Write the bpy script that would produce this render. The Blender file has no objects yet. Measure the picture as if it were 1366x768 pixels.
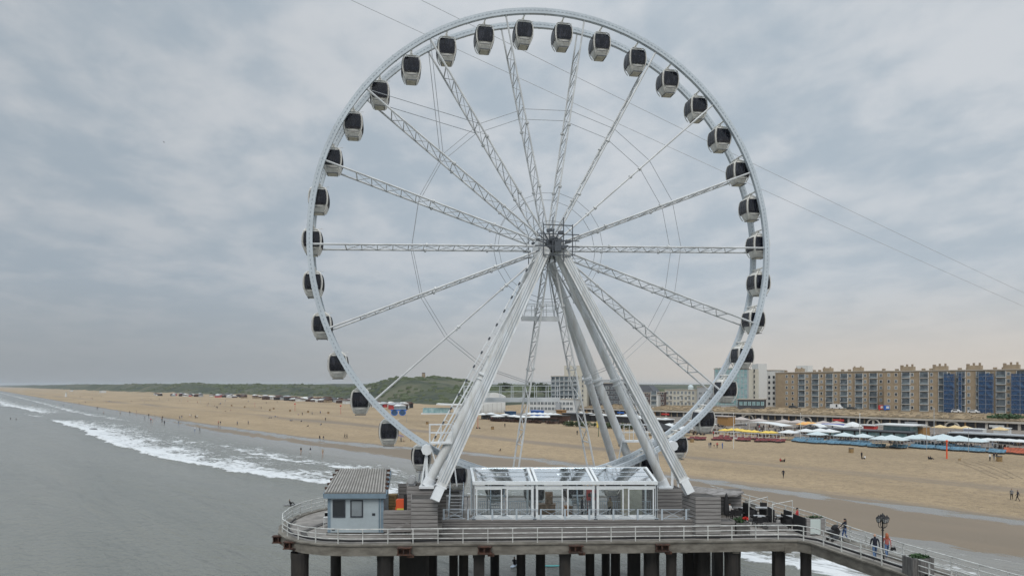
import bpy, bmesh, math, random
from mathutils import Vector, Matrix, noise
R = math.radians
random.seed(7)
S = bpy.context.scene
COL = S.collection

# ------------------------------------------------------------------ camera, world, sun, exposure
CAMZ, F, HZ = 20.0, 950.0, 514.0
cam = bpy.data.cameras.new("camera"); camo = bpy.data.objects.new("camera", cam); COL.objects.link(camo)
camo.location = (0, 0, CAMZ); camo.rotation_euler = (R(90), 0, 0)
cam.sensor_width = 36; cam.lens = F / 1366 * 36; cam.shift_y = (HZ - 384) / 1366
cam.clip_start = 0.5; cam.clip_end = 40000
S.camera = camo
SUN_EL, SUN_AZ = R(50), R(184)         # high behind the camera; veiled by cloud
wd = bpy.data.worlds.new("World"); S.world = wd; wd.use_nodes = True
nt = wd.node_tree; nt.nodes.clear()
def N(t, ty, **kw):
    n = t.nodes.new(ty)
    for k, v in kw.items(): setattr(n, k, v)
    return n
def mth(t, op, a, b=None, clamp=False):
    n = N(t, 'ShaderNodeMath', operation=op, use_clamp=clamp)
    for i, v in enumerate((a, b)):
        if v is None: continue
        if hasattr(v, 'is_linked') or hasattr(v, 'links'): t.links.new(v, n.inputs[i])
        else: n.inputs[i].default_value = v
    return n.outputs[0]
def vmix(t, fac, a, b, mode='MIX'):
    n = N(t, 'ShaderNodeMix', data_type='RGBA', blend_type=mode)
    for i, v in ((0, fac), (6, a), (7, b)):
        if hasattr(v, 'links'): t.links.new(v, n.inputs[i])
        elif i: n.inputs[i].default_value = (*v, 1)
        else: n.inputs[i].default_value = v
    return n.outputs[2]
def mrange(t, v, a, b, c=0., d=1., smooth=True):
    n = N(t, 'ShaderNodeMapRange', interpolation_type='SMOOTHSTEP' if smooth else 'LINEAR')
    t.links.new(v, n.inputs[0])
    for i, x in enumerate((a, b, c, d)): n.inputs[i + 1].default_value = x
    return n.outputs[0]
def tnoise(t, vec, scale, detail=4, rough=.55, dist=0.):
    n = N(t, 'ShaderNodeTexNoise'); n.inputs['Scale'].default_value = scale
    n.inputs['Detail'].default_value = detail; n.inputs['Roughness'].default_value = rough
    n.inputs['Distortion'].default_value = dist
    if vec is not None: t.links.new(vec, n.inputs['Vector'])
    return n.outputs['Fac']
def world_sky():
    t = nt
    sky = N(t, 'ShaderNodeTexSky', sky_type='NISHITA', sun_disc=False)
    sky.sun_elevation = SUN_EL; sky.sun_rotation = SUN_AZ; sky.dust_density = 3
    tc = N(t, 'ShaderNodeTexCoord'); sp = N(t, 'ShaderNodeSeparateXYZ'); t.links.new(tc.outputs['Generated'], sp.inputs[0])
    X, Y, Z = sp.outputs
    zc = mth(t, 'MAXIMUM', Z, 0.0)
    den = mth(t, 'ADD', zc, .20)
    cb = N(t, 'ShaderNodeCombineXYZ')
    t.links.new(mth(t, 'DIVIDE', X, den), cb.inputs[0]); t.links.new(mth(t, 'DIVIDE', Y, den), cb.inputs[1])
    mp = N(t, 'ShaderNodeMapping'); t.links.new(cb.outputs[0], mp.inputs[0])
    mp.inputs['Rotation'].default_value = (0, 0, R(25)); mp.inputs['Scale'].default_value = (1.0, .85, 1); mp.inputs['Location'].default_value = (3.1, 1.7, 0)
    n1 = tnoise(t, mp.outputs[0], 2.1, 6, .52, .15)
    n2 = tnoise(t, mp.outputs[0], 6.0, 5, .55, .2)
    m = mth(t, 'ADD', mth(t, 'MULTIPLY', n1, .58), mth(t, 'MULTIPLY', n2, .42))
    cl = mrange(t, m, .385, .635)
    # darker blue-grey undersides, paler gaps
    c = vmix(t, cl, (4.27, 4.98, 5.65), (6.2, 6.53, 6.88))
    # towards the horizon the layer flattens into an even grey; warm at the right, mauve-grey at the left
    hz = mrange(t, zc, .0, .34, 1, 0)
    side = mrange(t, X, -.5, .58)
    hc = vmix(t, side, (3.75, 4.05, 4.3), (6.6, 6.0, 5.3))
    hz2 = mth(t, 'MULTIPLY', hz, .62)
    c = vmix(t, hz2, c, vmix(t, side, (3.82, 4.38, 5.0), (4.85, 5.35, 5.85)))
    c = vmix(t, mth(t, 'MULTIPLY', mrange(t, zc, .0, .15, 1, 0), .92), c, hc)
    # an overcast sky brightens towards the zenith
    dk = mrange(t, X, -.62, .1, .86, 1.0)
    up = mth(t, 'MULTIPLY', dk, mrange(t, zc, .42, 1.0, 1.0, 2.6))
    vs = N(t, 'ShaderNodeVectorMath', operation='SCALE'); t.links.new(c, vs.inputs[0]); t.links.new(up, vs.inputs['Scale'])
    fin = vmix(t, .96, sky.outputs[0], vs.outputs[0])
    bg = N(t, 'ShaderNodeBackground'); bg.inputs[1].default_value = .1; t.links.new(fin, bg.inputs[0])
    out = N(t, 'ShaderNodeOutputWorld'); t.links.new(bg.outputs[0], out.inputs[0])
world_sky()
sl = bpy.data.lights.new("sun", 'SUN'); sl.energy = 1.5; sl.angle = R(26); sl.color = (1, .95, .88)
so = bpy.data.objects.new("sun", sl); COL.objects.link(so)
sd = Vector((math.sin(SUN_AZ) * math.cos(SUN_EL), math.cos(SUN_AZ) * math.cos(SUN_EL), math.sin(SUN_EL)))
so.rotation_euler = sd.to_track_quat('Z', 'Y').to_euler(); so.location = sd * 300
S.view_settings.view_transform = 'Standard'; S.view_settings.look = 'None'
S.view_settings.exposure = 0; S.view_settings.gamma = 1

# ------------------------------------------------------------------ materials
def mat(name, col, rough=.6, metal=0., var=.0, vscale=3., col2=None, bump=0., bscale=20., spec=.5, stretch=None, alpha=1.):
    m = bpy.data.materials.new(name); m.use_nodes = True
    t = m.node_tree; b = t.nodes['Principled BSDF']
    b.inputs['Base Color'].default_value = (*col, 1); b.inputs['Roughness'].default_value = rough
    b.inputs['Metallic'].default_value = metal; b.inputs['Specular IOR Level'].default_value = spec
    vec = None
    if var or col2 or bump:
        tc = N(t, 'ShaderNodeTexCoord'); vec = tc.outputs['Object']
        if stretch:
            mp = N(t, 'ShaderNodeMapping'); mp.inputs['Scale'].default_value = stretch; t.links.new(vec, mp.inputs[0]); vec = mp.outputs[0]
    if var or col2:
        f = mrange(t, tnoise(t, vec, vscale, 6, .62), .32, .68)
        c2 = col2 or tuple(c * (1 - var) for c in col)
        c1 = col if col2 else tuple(min(1, c * (1 + var * .5)) for c in col)
        t.links.new(vmix(t, f, c1, c2), b.inputs['Base Color'])
    if bump:
        bn = N(t, 'ShaderNodeBump'); bn.inputs['Strength'].default_value = bump; bn.inputs['Distance'].default_value = .05
        t.links.new(tnoise(t, vec, bscale, 4), bn.inputs['Height']); t.links.new(bn.outputs[0], b.inputs['Normal'])
    return m
def glassmat(name, col, alpha, rough=.04):
    m = bpy.data.materials.new(name); m.use_nodes = True; t = m.node_tree; t.nodes.clear()
    g = N(t, 'ShaderNodeBsdfGlossy'); g.inputs['Color'].default_value = (.9, .93, .95, 1); g.inputs['Roughness'].default_value = rough
    tr = N(t, 'ShaderNodeBsdfTransparent'); tr.inputs[0].default_value = (*col, 1)
    fr = N(t, 'ShaderNodeFresnel'); fr.inputs[0].default_value = 1.5
    mx = N(t, 'ShaderNodeMixShader'); o = N(t, 'ShaderNodeOutputMaterial')
    t.links.new(mth(t, 'MULTIPLY', fr.outputs[0], alpha), mx.inputs[0]); t.links.new(tr.outputs[0], mx.inputs[1]); t.links.new(g.outputs[0], mx.inputs[2])
    t.links.new(mx.outputs[0], o.inputs[0]); return m
M = dict(
 white=mat('white_paint', (.74, .77, .79), .42, var=.13, vscale=.5),
 whitew=mat('warm_white_shell', (.72, .71, .67), .4, var=.16, vscale=2),
 rimw=mat('rim_paint', (.52, .58, .63), .38, var=.1, vscale=.4),
 groove=mat('groove_grey', (.30, .34, .38), .5),
 led=mat('light_strip', (.30, .35, .40), .4),
 spoke=mat('spoke_paint', (.58, .60, .61), .45, var=.2, vscale=.7),
 steel=mat('galvanised_steel', (.42, .43, .44), .45, .35, var=.2),
 dark=mat('dark_steel', (.07, .08, .095), .5),
 black=mat('black_matt', (.012, .012, .014), .7),
 wicker=mat('black_wicker', (.016, .016, .018), .75, bump=.6, bscale=40),
 cabglass=None,
 mull=mat('cabin_mullion', (.03, .03, .035), .4),
 under=mat('cabin_floor_cream', (.52, .49, .40), .6, var=.15),
 cable=mat('cable', (.36, .38, .40), .5, .3),
 zip=mat('pale_cable', (.52, .54, .56), .5),
 tower_white=mat('tube_white', (.68, .71, .73), .38, col2=(.53, .53, .51), vscale=1.1, stretch=(1.8, 1.8, .14)),
 wood=mat('weathered_wood', (.31, .298, .29), .85, col2=(.175, .166, .16), vscale=2.2, stretch=(.35, .35, 9), bump=.3, bscale=12),
 wood2=mat('weathered_deck', (.27, .255, .24), .8, col2=(.16, .15, .14), vscale=1.4, stretch=(.5, 6, 1), bump=.2),
 woodgrey=mat('dark_grey_boards', (.14, .135, .13), .85, var=.4, stretch=(3, 3, .4)),
 wooddk=mat('dark_wet_wood', (.06, .055, .05), .7, var=.4),
 concrete=mat('pier_concrete', (.215, .20, .172), .85, col2=(.115, .105, .088), vscale=.9, stretch=(1, 1, 2.5), bump=.25, bscale=6),
 paving=mat('pier_deck_paving', (.28, .262, .24), .8, col2=(.15, .14, .13), vscale=.7, bump=.2, bscale=5),
 pile=mat('tarred_pile', (.012, .011, .011), .7, col2=(.032, .027, .023), vscale=1.2, stretch=(1, 1, .3), bump=.4, bscale=5),
 rust=mat('rusty_steel', (.09, .04, .025), .85, col2=(.035, .022, .018), vscale=3),
 rail=mat('white_railing', (.58, .59, .57), .55, var=.3, vscale=2),
 fence=mat('blue_grey_fence', (.42, .48, .53), .45),
 kiosk=mat('kiosk_panel', (.37, .43, .46), .5, var=.1, vscale=.8),
 kioskdk=mat('kiosk_trim', (.18, .25, .31), .5, var=.12),
 roofsheet=mat('fibre_cement', (.37, .36, .34), .85, col2=(.27, .26, .24), vscale=1.3),
 roofgroove=mat('roof_valley', (.17, .165, .16), .9),
 winframe=mat('dark_window_frame', (.03, .035, .045), .4),
 winglass=mat('dark_window_glass', (.03, .035, .04), .08),
 wingrey=mat('grey_blind', (.22, .25, .27), .35, var=.2, vscale=.6),
 hallframe=mat('hall_white_frame', (.74, .78, .80), .35, var=.06),
 pane=glassmat('clear_glass', (.92, .95, .96), 1.3),
 roofpane=glassmat('roof_glass', (.82, .87, .90), 6.0, .06),
 orange=mat('orange_plastic', (.70, .10, .03), .5), yellow=mat('yellow_mark', (.70, .62, .10), .5),
 red=mat('red_paint', (.55, .05, .04), .5), redfl=mat('red_flowers', (.62, .03, .02), .6, var=.4, vscale=9),
 green=mat('planter_leaves', (.04, .09, .03), .7, var=.5, vscale=8),
 brownbox=mat('brown_counter', (.30, .17, .09), .6, var=.3), paper=mat('white_paper', (.75, .75, .74), .7),
 board=mat('pale_sign_board', (.55, .62, .60), .4), plastic=mat('white_plastic', (.66, .67, .67), .45),
 lampglass=mat('lamp_glass', (.36, .37, .37), .15, spec=.7),
 canv=mat('white_canvas', (.64, .66, .66), .8, var=.12), canvblue=mat('pale_blue_canvas', (.52, .60, .62), .8, var=.1),
 canvyel=mat('yellow_canvas', (.72, .52, .10), .8, var=.1), canvtan=mat('tan_canvas', (.62, .47, .25), .8, var=.1),
 canvgrey=mat('taupe_canvas', (.44, .39, .36), .8, var=.12), canvor=mat('orange_canvas', (.72, .20, .09), .8, col2=(.65, .5, .15), vscale=.7),
 blue=mat('blue_cushion', (.06, .15, .23), .7, col2=(.15, .28, .37), vscale=1.2), redc=mat('red_cushion', (.27, .045, .045), .7, col2=(.06, .03, .035), vscale=1.2),
 orc=mat('orange_cushion', (.52, .12, .05), .7, col2=(.16, .05, .03), vscale=1.2), deepblue=mat('deep_blue_tarp', (.03, .06, .36), .6),
 bluebox=mat('blue_container', (.03, .14, .50), .5), tealglass=mat('teal_glass', (.16, .30, .32), .12, col2=(.34, .46, .47), vscale=.5),
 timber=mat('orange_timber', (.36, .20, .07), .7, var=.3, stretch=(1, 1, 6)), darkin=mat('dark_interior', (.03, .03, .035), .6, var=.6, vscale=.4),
 brick=mat('tan_brick', (.335, .262, .178), .85, var=.16, vscale=.25), brick2=mat('tan_brick_dark', (.29, .225, .155), .85, var=.15, vscale=.3),
 roofedge=mat('roof_edge', (.42, .38, .32), .8), bwin=mat('building_glass', (.04, .05, .06), .12, col2=(.16, .19, .21), vscale=.35),
 balc=mat('balcony_white', (.62, .63, .62), .6), balcglass=mat('balcony_glass', (.08, .11, .13), .12, col2=(.24, .28, .30), vscale=.3),
 net=mat('blue_scaffold_net', (.035, .10, .21), .9, col2=(.03, .06, .12), vscale=.5), cream=mat('cream_render', (.52, .50, .43), .8, var=.08),
 paleblock=mat('pale_block', (.60, .61, .60), .75, var=.06), greyblock=mat('grey_block', (.36, .38, .40), .75, var=.1),
 slate=mat('dark_slate', (.07, .075, .085), .6, var=.2), darkbrick=mat('dark_brick', (.12, .09, .085), .8, var=.2),
 hotelblue=mat('hotel_blue_grey', (.25, .32, .38), .5, var=.2), stone=mat('gallery_stone', (.48, .45, .40), .8, var=.12, vscale=.3),
 slope=mat('slope_rubble', (.33, .26, .17), .9, col2=(.15, .12, .08), vscale=.45, stretch=(.35, 1, 1)),
 tirecol=mat('tyre', (.015, .015, .015), .8), carw=mat('car_white', (.72, .73, .74), .3), card=mat('car_dark', (.05, .055, .06), .3), carg=mat('car_grey', (.3, .31, .32), .3),
 skin=mat('skin', (.50, .30, .21), .6), hairdk=mat('dark_hair', (.015, .012, .01), .6), hairred=mat('ginger_hair', (.33, .09, .03), .6), hairbr=mat('brown_hair', (.10, .055, .03), .6),
 navy=mat('navy_cloth', (.012, .014, .028), .85), blackcl=mat('black_cloth', (.012, .012, .014), .85), jeans=mat('jeans', (.09, .16, .30), .85, var=.2, vscale=6),
 salmon=mat('salmon_cloth', (.40, .12, .105), .85), whitecl=mat('white_cloth', (.66, .66, .65), .85), greycl=mat('grey_cloth', (.2, .2, .21), .85), redcl=mat('red_cloth', (.42, .05, .05), .85), bluecl=mat('blue_cloth', (.06, .12, .3), .85), tancl=mat('tan_cloth', (.4, .3, .2), .85),
 shoe=mat('pale_shoe', (.55, .54, .52), .7), surf=mat('white_surfboard', (.62, .72, .82), .3), turq=mat('turquoise_board', (.03, .45, .42), .35),
 binw=mat('bin_timber', (.30, .20, .09), .8, var=.3), grass=mat('shrub_leaves', (.055, .075, .032), .9, col2=(.085, .10, .05), vscale=.02),
 leaf=mat('tree_leaves', (.04, .065, .025), .9, col2=(.075, .095, .04), vscale=.3), bark=mat('bark', (.09, .07, .05), .9), palm=mat('palm_leaf', (.07, .11, .04), .8, var=.3),
)

def cabin_glass():
    m = mat('tinted_cabin_glass', (.01, .011, .016), .05); t = m.node_tree; b = t.nodes['Principled BSDF']
    tc = N(t, 'ShaderNodeTexCoord'); oi = N(t, 'ShaderNodeObjectInfo'); va = N(t, 'ShaderNodeVectorMath', operation='ADD'); sc = N(t, 'ShaderNodeVectorMath', operation='SCALE'); sc.inputs['Scale'].default_value = .21
    t.links.new(oi.outputs['Location'], sc.inputs[0]); t.links.new(tc.outputs['Object'], va.inputs[0]); t.links.new(sc.outputs[0], va.inputs[1])
    mp = N(t, 'ShaderNodeMapping'); mp.inputs['Scale'].default_value = (1.6, 1.6, .7); t.links.new(va.outputs[0], mp.inputs[0])
    f = mrange(t, tnoise(t, mp.outputs[0], 1.5, 3, .5), .52, .66)
    t.links.new(vmix(t, f, (.004, .005, .011), (.028, .03, .042)), b.inputs['Base Color']); return m
M['cabglass'] = cabin_glass()
def netting():
    m = mat('scaffold_netting', (.04, .11, .24), .9, col2=(.03, .06, .13), vscale=.5); t = m.node_tree; b = t.nodes['Principled BSDF']
    tc = N(t, 'ShaderNodeTexCoord'); f = mrange(t, tnoise(t, tc.outputs['Object'], .55, 3), .35, .65, .5, .95); t.links.new(f, b.inputs['Alpha']); return m
M['netting'] = netting()
# ------------------------------------------------------------------ mesh builder
class MB:
    def __init__(s): s.v = []; s.f = []; s.m = []; s.cur = 0
    def add(s, vs, fs):
        o = len(s.v); s.v += [tuple(v) for v in vs]
        for f in fs: s.f.append([i + o for i in f]); s.m.append(s.cur)
    def mat(s, i): s.cur = i; return s
    def hexa(s, p):      # 4 bottom + 4 top corners (ccw from above)
        s.add(p, [(3, 2, 1, 0), (4, 5, 6, 7), (0, 1, 5, 4), (1, 2, 6, 5), (2, 3, 7, 6), (3, 0, 4, 7)]); return s
    def box(s, x0, x1, y0, y1, z0, z1):
        return s.hexa([(x0, y0, z0), (x1, y0, z0), (x1, y1, z0), (x0, y1, z0), (x0, y0, z1), (x1, y0, z1), (x1, y1, z1), (x0, y1, z1)])
    def beam(s, a, b, w, h=None, up=(0, 0, 1)):   # rectangular bar a-b, w across, h along 'up'
        h = h or w; a = Vector(a); b = Vector(b); d = (b - a).normalized(); u = Vector(up)
        if abs(d.dot(u)) > .98: u = Vector((0, 1, 0))
        x = d.cross(u).normalized() * (w / 2); y = x.cross(d).normalized() * (h / 2)
        q = [(-1, -1), (1, -1), (1, 1), (-1, 1)]
        s.add([a + x * i + y * j for i, j in q] + [b + x * i + y * j for i, j in q],
              [(0, 1, 2, 3), (7, 6, 5, 4), (0, 4, 5, 1), (1, 5, 6, 2), (2, 6, 7, 3), (3, 7, 4, 0)]); return s
    def tube(s, a, b, r, r2=None, n=8, cap=True):
        a = Vector(a); b = Vector(b); d = (b - a).normalized(); r2 = r if r2 is None else r2
        u = Vector((0, 0, 1)) if abs(d.z) < .95 else Vector((1, 0, 0))
        x = d.cross(u).normalized(); y = d.cross(x)
        A = [a + (x * math.cos(2 * math.pi * i / n) + y * math.sin(2 * math.pi * i / n)) * r for i in range(n)]
        B = [b + (x * math.cos(2 * math.pi * i / n) + y * math.sin(2 * math.pi * i / n)) * r2 for i in range(n)]
        fs = [(i, (i + 1) % n, n + (i + 1) % n, n + i) for i in range(n)]
        if cap: fs += [tuple(range(n))[::-1], tuple(range(n, 2 * n))]
        s.add(A + B, fs); return s
    def path(s, pts, r, n=6):
        for a, b in zip(pts[:-1], pts[1:]): s.tube(a, b, r, n=n)
        return s
    def ell(s, c, rx, ry, rz, n=10, m=7):
        c = Vector(c); vs = [c + Vector((0, 0, rz))]
        for j in range(1, m):
            th = math.pi * j / m
            for i in range(n):
                ph = 2 * math.pi * i / n
                vs.append(c + Vector((rx * math.sin(th) * math.cos(ph), ry * math.sin(th) * math.sin(ph), rz * math.cos(th))))
        vs.append(c - Vector((0, 0, rz))); fs = [(0, 1 + i, 1 + (i + 1) % n) for i in range(n)]
        for j in range(m - 2):
            for i in range(n):
                p = 1 + j * n
                fs.append((p + i, p + n + i, p + n + (i + 1) % n, p + (i + 1) % n))
        L = len(vs) - 1; p = 1 + (m - 2) * n
        fs += [(L, p + (i + 1) % n, p + i) for i in range(n)]
        s.add(vs, fs); return s
    def prism(s, poly, z0, z1):
        n = len(poly); s.add([(x, y, z0) for x, y in poly] + [(x, y, z1) for x, y in poly],
            [tuple(range(n))[::-1], tuple(range(n, 2 * n))] + [(i, (i + 1) % n, n + (i + 1) % n, n + i) for i in range(n)]); return s
    def loft(s, rings, cap=True):
        n = len(rings[0]); vs = [p for r in rings for p in r]; fs = []
        for k in range(len(rings) - 1):
            for i in range(n): fs.append((k * n + i, k * n + (i + 1) % n, (k + 1) * n + (i + 1) % n, (k + 1) * n + i))
        if cap: fs += [tuple(range(n))[::-1], tuple(range((len(rings) - 1) * n, len(rings) * n))]
        s.add(vs, fs); return s
    def cone4(s, c, w, h, drop=.0, d=None):       # square parasol canopy with real thickness and valance
        d = d or w; x, y, z = c; hw, hd = w / 2, d / 2
        q = [(-1, -1), (1, -1), (1, 1), (-1, 1)]
        vs = [(x, y, z + h)] + [(x + i * hw, y + j * hd, z) for i, j in q] + [(x + i * hw, y + j * hd, z - .18 - drop) for i, j in q] + [(x, y, z + h - .12)]
        s.add(vs, [(0, 1 + i, 1 + (i + 1) % 4) for i in range(4)] + [(1 + i, 5 + i, 5 + (i + 1) % 4, 1 + (i + 1) % 4) for i in range(4)] + [(9, 5 + (i + 1) % 4, 5 + i) for i in range(4)]); return s
    def build(s, name, mats, parent=None, loc=None, smooth=False):
        if not isinstance(mats, (list, tuple)): mats = [mats]
        me = bpy.data.meshes.new(name)
        o = bpy.data.objects.new(name, me); COL.objects.link(o)
        off = Vector((0, 0, 0)); p = parent
        while p:
            if not p.parent and abs(p.rotation_euler.z) > 1e-6: break      # turned things are modelled about their own origin
            off += p.location; p = p.parent
        if loc is not None: off = off + Vector(loc)
        me.from_pydata([tuple(Vector(v) - off) for v in s.v], [], s.f); me.update()
        for m in mats: me.materials.append(m)
        if len(mats) > 1: me.polygons.foreach_set('material_index', s.m)
        if smooth: me.polygons.foreach_set('use_smooth', [True] * len(me.polygons))
        if parent: o.parent = parent
        if loc is not None: o.location = loc
        return o
def tag(o, label=None, cat=None, group=None, kind=None):
    if label: o['label'] = label
    if cat: o['category'] = cat
    if group: o['group'] = group
    if kind: o['kind'] = kind
    return o
def thing(name, label, cat, loc, rz=0, group=None):
    o = bpy.data.objects.new(name, None); COL.objects.link(o); o.location = loc; o.rotation_euler = (0, 0, rz); o.empty_display_size = .3
    return tag(o, label, cat, group)
def kids(o): return [c for c in COL.objects if c.parent == o]
def dup(root, loc, rz=None, label=None, group=None, sc=None):
    def cp(o, par):
        c = o.copy(); COL.objects.link(c)
        if par: c.parent = par
        for ch in CH.get(o.name, ()): cp(ch, c)
        return c
    if root.name not in CH: reg(root)
    r = cp(root, None); r.location = loc
    if rz is not None: r.rotation_euler = (0, 0, rz)
    if label: r['label'] = label
    if group: r['group'] = group
    if sc: r.scale = sc if isinstance(sc, tuple) else (sc,) * 3
    return r
CH = {}
def reg(o):
    CH[o.name] = list(o.children)
    for c in o.children: reg(c)

# ------------------------------------------------------------------ the coast: s runs along it (towards the right), t runs inland
ux, uy = .606, -.795; nx, ny = .795, .606
UA = math.atan2(uy, ux)
def st(x, y): return x * ux + y * uy, x * nx + y * ny
def xy(s, t): return s * ux + t * nx, s * uy + t * ny
def lerp(tab, x):
    if x <= tab[0][0]: return tab[0][1]
    for (a, b), (c, d) in zip(tab[:-1], tab[1:]):
        if x <= c: return b + (d - b) * (x - a) / (c - a)
    return tab[-1][1]
def ss(a, b, x):
    k = max(0, min(1, (x - a) / (b - a))); return k * k * (3 - 2 * k)
WAT = [(-2500, 84), (-900, 86), (-610, 90), (-323, 82), (-238, 87), (-150, 92), (-40, 94), (60, 92)]       # waterline
GAL = [(-345, 296), (-253, 304), (-213, 313), (-105, 315), (400, 318)]                                     # gallery face
DUN = [(-2700, 275), (-1290, 350), (-971, 380), (-700, 305), (-520, 290), (-400, 300)]                     # dune foot
def nz(x, y, sc, seed=0, oc=4): return noise.fractal(Vector((x * sc, y * sc, seed)), 1.0, 2.0, oc)
def zt(s, t):
    w = lerp(WAT, s) + nz(s, 0, .02, 3) * 3
    if t < w: return max(-8, -(w - t) * .03)
    z = (t - w) * .0165 if t < w + 120 else 1.98 + min(1.1, (t - w - 120) * .012)
    if s > -480 or t < 250:
        pass
    town = ss(-455, -380, s)
    if t > 270 and town > 0:
        g = lerp(GAL, s)
        up = ss(g + .5, g + 2.0, t) * 3.0 + ss(g + 3, g + 32, t) * 1.9
        z += up * town
    if t > 250 and town < 1:
        d0 = lerp(DUN, s) + 12 * nz(s, t, .01, 9)
        k = ss(d0, d0 + 75, t)
        h = 10.5 + 4.5 * nz(s, t, .006, 1) + 3.0 * nz(s, t, .018, 5) + 1.2 * nz(s, t, .06, 6)
        h += 9 * ss(-700, -2300, s) if s < -700 else 0
        h += 19 * math.exp(-((s + 735) / 95) ** 2 - ((t - 430) / 75) ** 2) + 4 * math.exp(-((s + 640) / 60) ** 2 - ((t - 380) / 60) ** 2)
        z += k * h * (1 - town)
    return z
def zxy(x, y): return zt(*st(x, y))
def W(px, py, z):                                   # the place on level z that the photograph shows at a pixel
    Y = F * (CAMZ - z) / (py - HZ); return Vector(((px - 683) * Y / F, Y, z))
def G(px, py):                                      # same on the beach
    z = 1.0
    for _ in range(8): p = W(px, py, z); z = zxy(p.x, p.y)
    return Vector((p.x, p.y, z))
def AT(px, Y, z): return Vector(((px - 683) * Y / F, Y, z))

def axis(brk):
    out = []
    for (a, b, st_) in brk:
        n = max(1, int(round((b - a) / st_))); out += [a + (b - a) * i / n for i in range(n)]
    return out + [brk[-1][1]]
def sheet(name, sax, tax, zf, mats, attrs, mi=None):
    vs = []; A = {k: [] for k in attrs}
    for t in tax:
        for s in sax:
            vs.append((s, t, zf(s, t)))
            for k, fn in attrs.items(): A[k].append(fn(s, t))
    n = len(sax); fs = [(j * n + i, j * n + i + 1, (j + 1) * n + i + 1, (j + 1) * n + i) for j in range(len(tax) - 1) for i in range(n - 1)]
    me = bpy.data.meshes.new(name); me.from_pydata(vs, [], fs); me.update()
    for k, v in A.items():
        at = me.attributes.new(k, 'FLOAT', 'POINT'); at.data.foreach_set('value', v)
    for m in mats: me.materials.append(m)
    if mi: me.polygons.foreach_set('material_index', [mi(*(sum(vs[i][k] for i in f) / 4 for k in (0, 1))) for f in fs])
    me.polygons.foreach_set('use_smooth', [True] * len(fs))
    o = bpy.data.objects.new(name, me); COL.objects.link(o); o.rotation_euler = (0, 0, UA)
    o['kind'] = 'structure'; return o
def attr(t, name):
    n = N(t, 'ShaderNodeAttribute', attribute_name=name); return n.outputs['Fac']
def omap(t, scale=(1, 1, 1)):
    tc = N(t, 'ShaderNodeTexCoord'); mp = N(t, 'ShaderNodeMapping'); mp.inputs['Scale'].default_value = scale
    t.links.new(tc.outputs['Object'], mp.inputs[0]); return mp.outputs[0]

def sand_material():
    m = bpy.data.materials.new('beach_sand'); m.use_nodes = True; t = m.node_tree; b = t.nodes['Principled BSDF']
    v = omap(t); vl = omap(t, (.25, 1, 1))
    big = mrange(t, tnoise(t, vl, .035, 6, .6), .35, .65)
    fine = tnoise(t, v, .55, 6, .72); band = mrange(t, tnoise(t, omap(t, (.05, 1, 1)), .09, 5, .6), .4, .62)
    dry = vmix(t, big, (.40, .30, .185), (.315, .236, .144))
    foot = tnoise(t, v, 1.7, 5, .7)
    dry = vmix(t, mth(t, 'MULTIPLY', mrange(t, fine, .45, .60), .42), dry, (.20, .152, .10))
    dry = vmix(t, mth(t, 'MULTIPLY', mrange(t, foot, .52, .62), .45), dry, (.15, .115, .08))
    damp = vmix(t, big, (.21, .163, .115), (.175, .138, .098))
    moist = attr(t, 'moist'); mo = mth(t, 'ADD', moist, mth(t, 'MULTIPLY', mth(t, 'SUBTRACT', band, .5), .45), True)
    mo = mrange(t, mo, .12, .88)
    c = vmix(t, mo, dry, damp)
    wet = attr(t, 'wet'); wn = mth(t, 'ADD', wet, mth(t, 'MULTIPLY', mth(t, 'SUBTRACT', tnoise(t, omap(t, (.35, 1, 1)), .30, 6, .65), .5), 1.7))
    we = mrange(t, wn, .42, .60)
    c = vmix(t, we, c, (.15, .135, .11))
    veg = attr(t, 'veg'); vn = mth(t, 'ADD', veg, mth(t, 'MULTIPLY', mth(t, 'SUBTRACT', tnoise(t, v, .05, 5, .6), .5), .9))
    g1 = vmix(t, mrange(t, tnoise(t, v, .035, 6, .65), .4, .6), (.064, .076, .043), (.028, .04, .024))
    g1 = vmix(t, mrange(t, tnoise(t, v, .013, 4, .6), .5, .62), g1, (.10, .102, .064))
    vm = mrange(t, vn, .4, .6); c = vmix(t, vm, c, g1)
    t.links.new(c, b.inputs['Base Color'])
    ro = mth(t, 'SUBTRACT', .92, mth(t, 'MULTIPLY', mo, .22)); ro = mth(t, 'SUBTRACT', ro, mth(t, 'MULTIPLY', we, .60), True)
    t.links.new(ro, b.inputs['Roughness'])
    b.inputs['Specular IOR Level'].default_value = .4
    bn = N(t, 'ShaderNodeBump'); bn.inputs['Distance'].default_value = .5
    t.links.new(mth(t, 'SUBTRACT', .75, mth(t, 'MULTIPLY', mth(t, 'MAXIMUM', mo, we), .72)), bn.inputs['Strength'])
    t.links.new(mth(t, 'ADD', mth(t, 'ADD', fine, foot), mth(t, 'MULTIPLY', tnoise(t, v, .12, 4), .8)), bn.inputs['Height'])
    t.links.new(bn.outputs[0], b.inputs['Normal'])
    return m
POOL = [(-900, 90), (-420, 92), (-236, 100), (-185, 112), (-144, 119), (-36, 119.5), (60, 119)]
def f_wet(s, t):
    w = lerp(WAT, s); a = 1 - ss(w - 1, w + 9, t)
    c = lerp(POOL, s) + 1.2 * nz(s, 0, .05, 2); wd = 3.4 if s > -200 else 5
    return max(a * 1.0, .74 * math.exp(-((t - c) / wd) ** 2))
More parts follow.
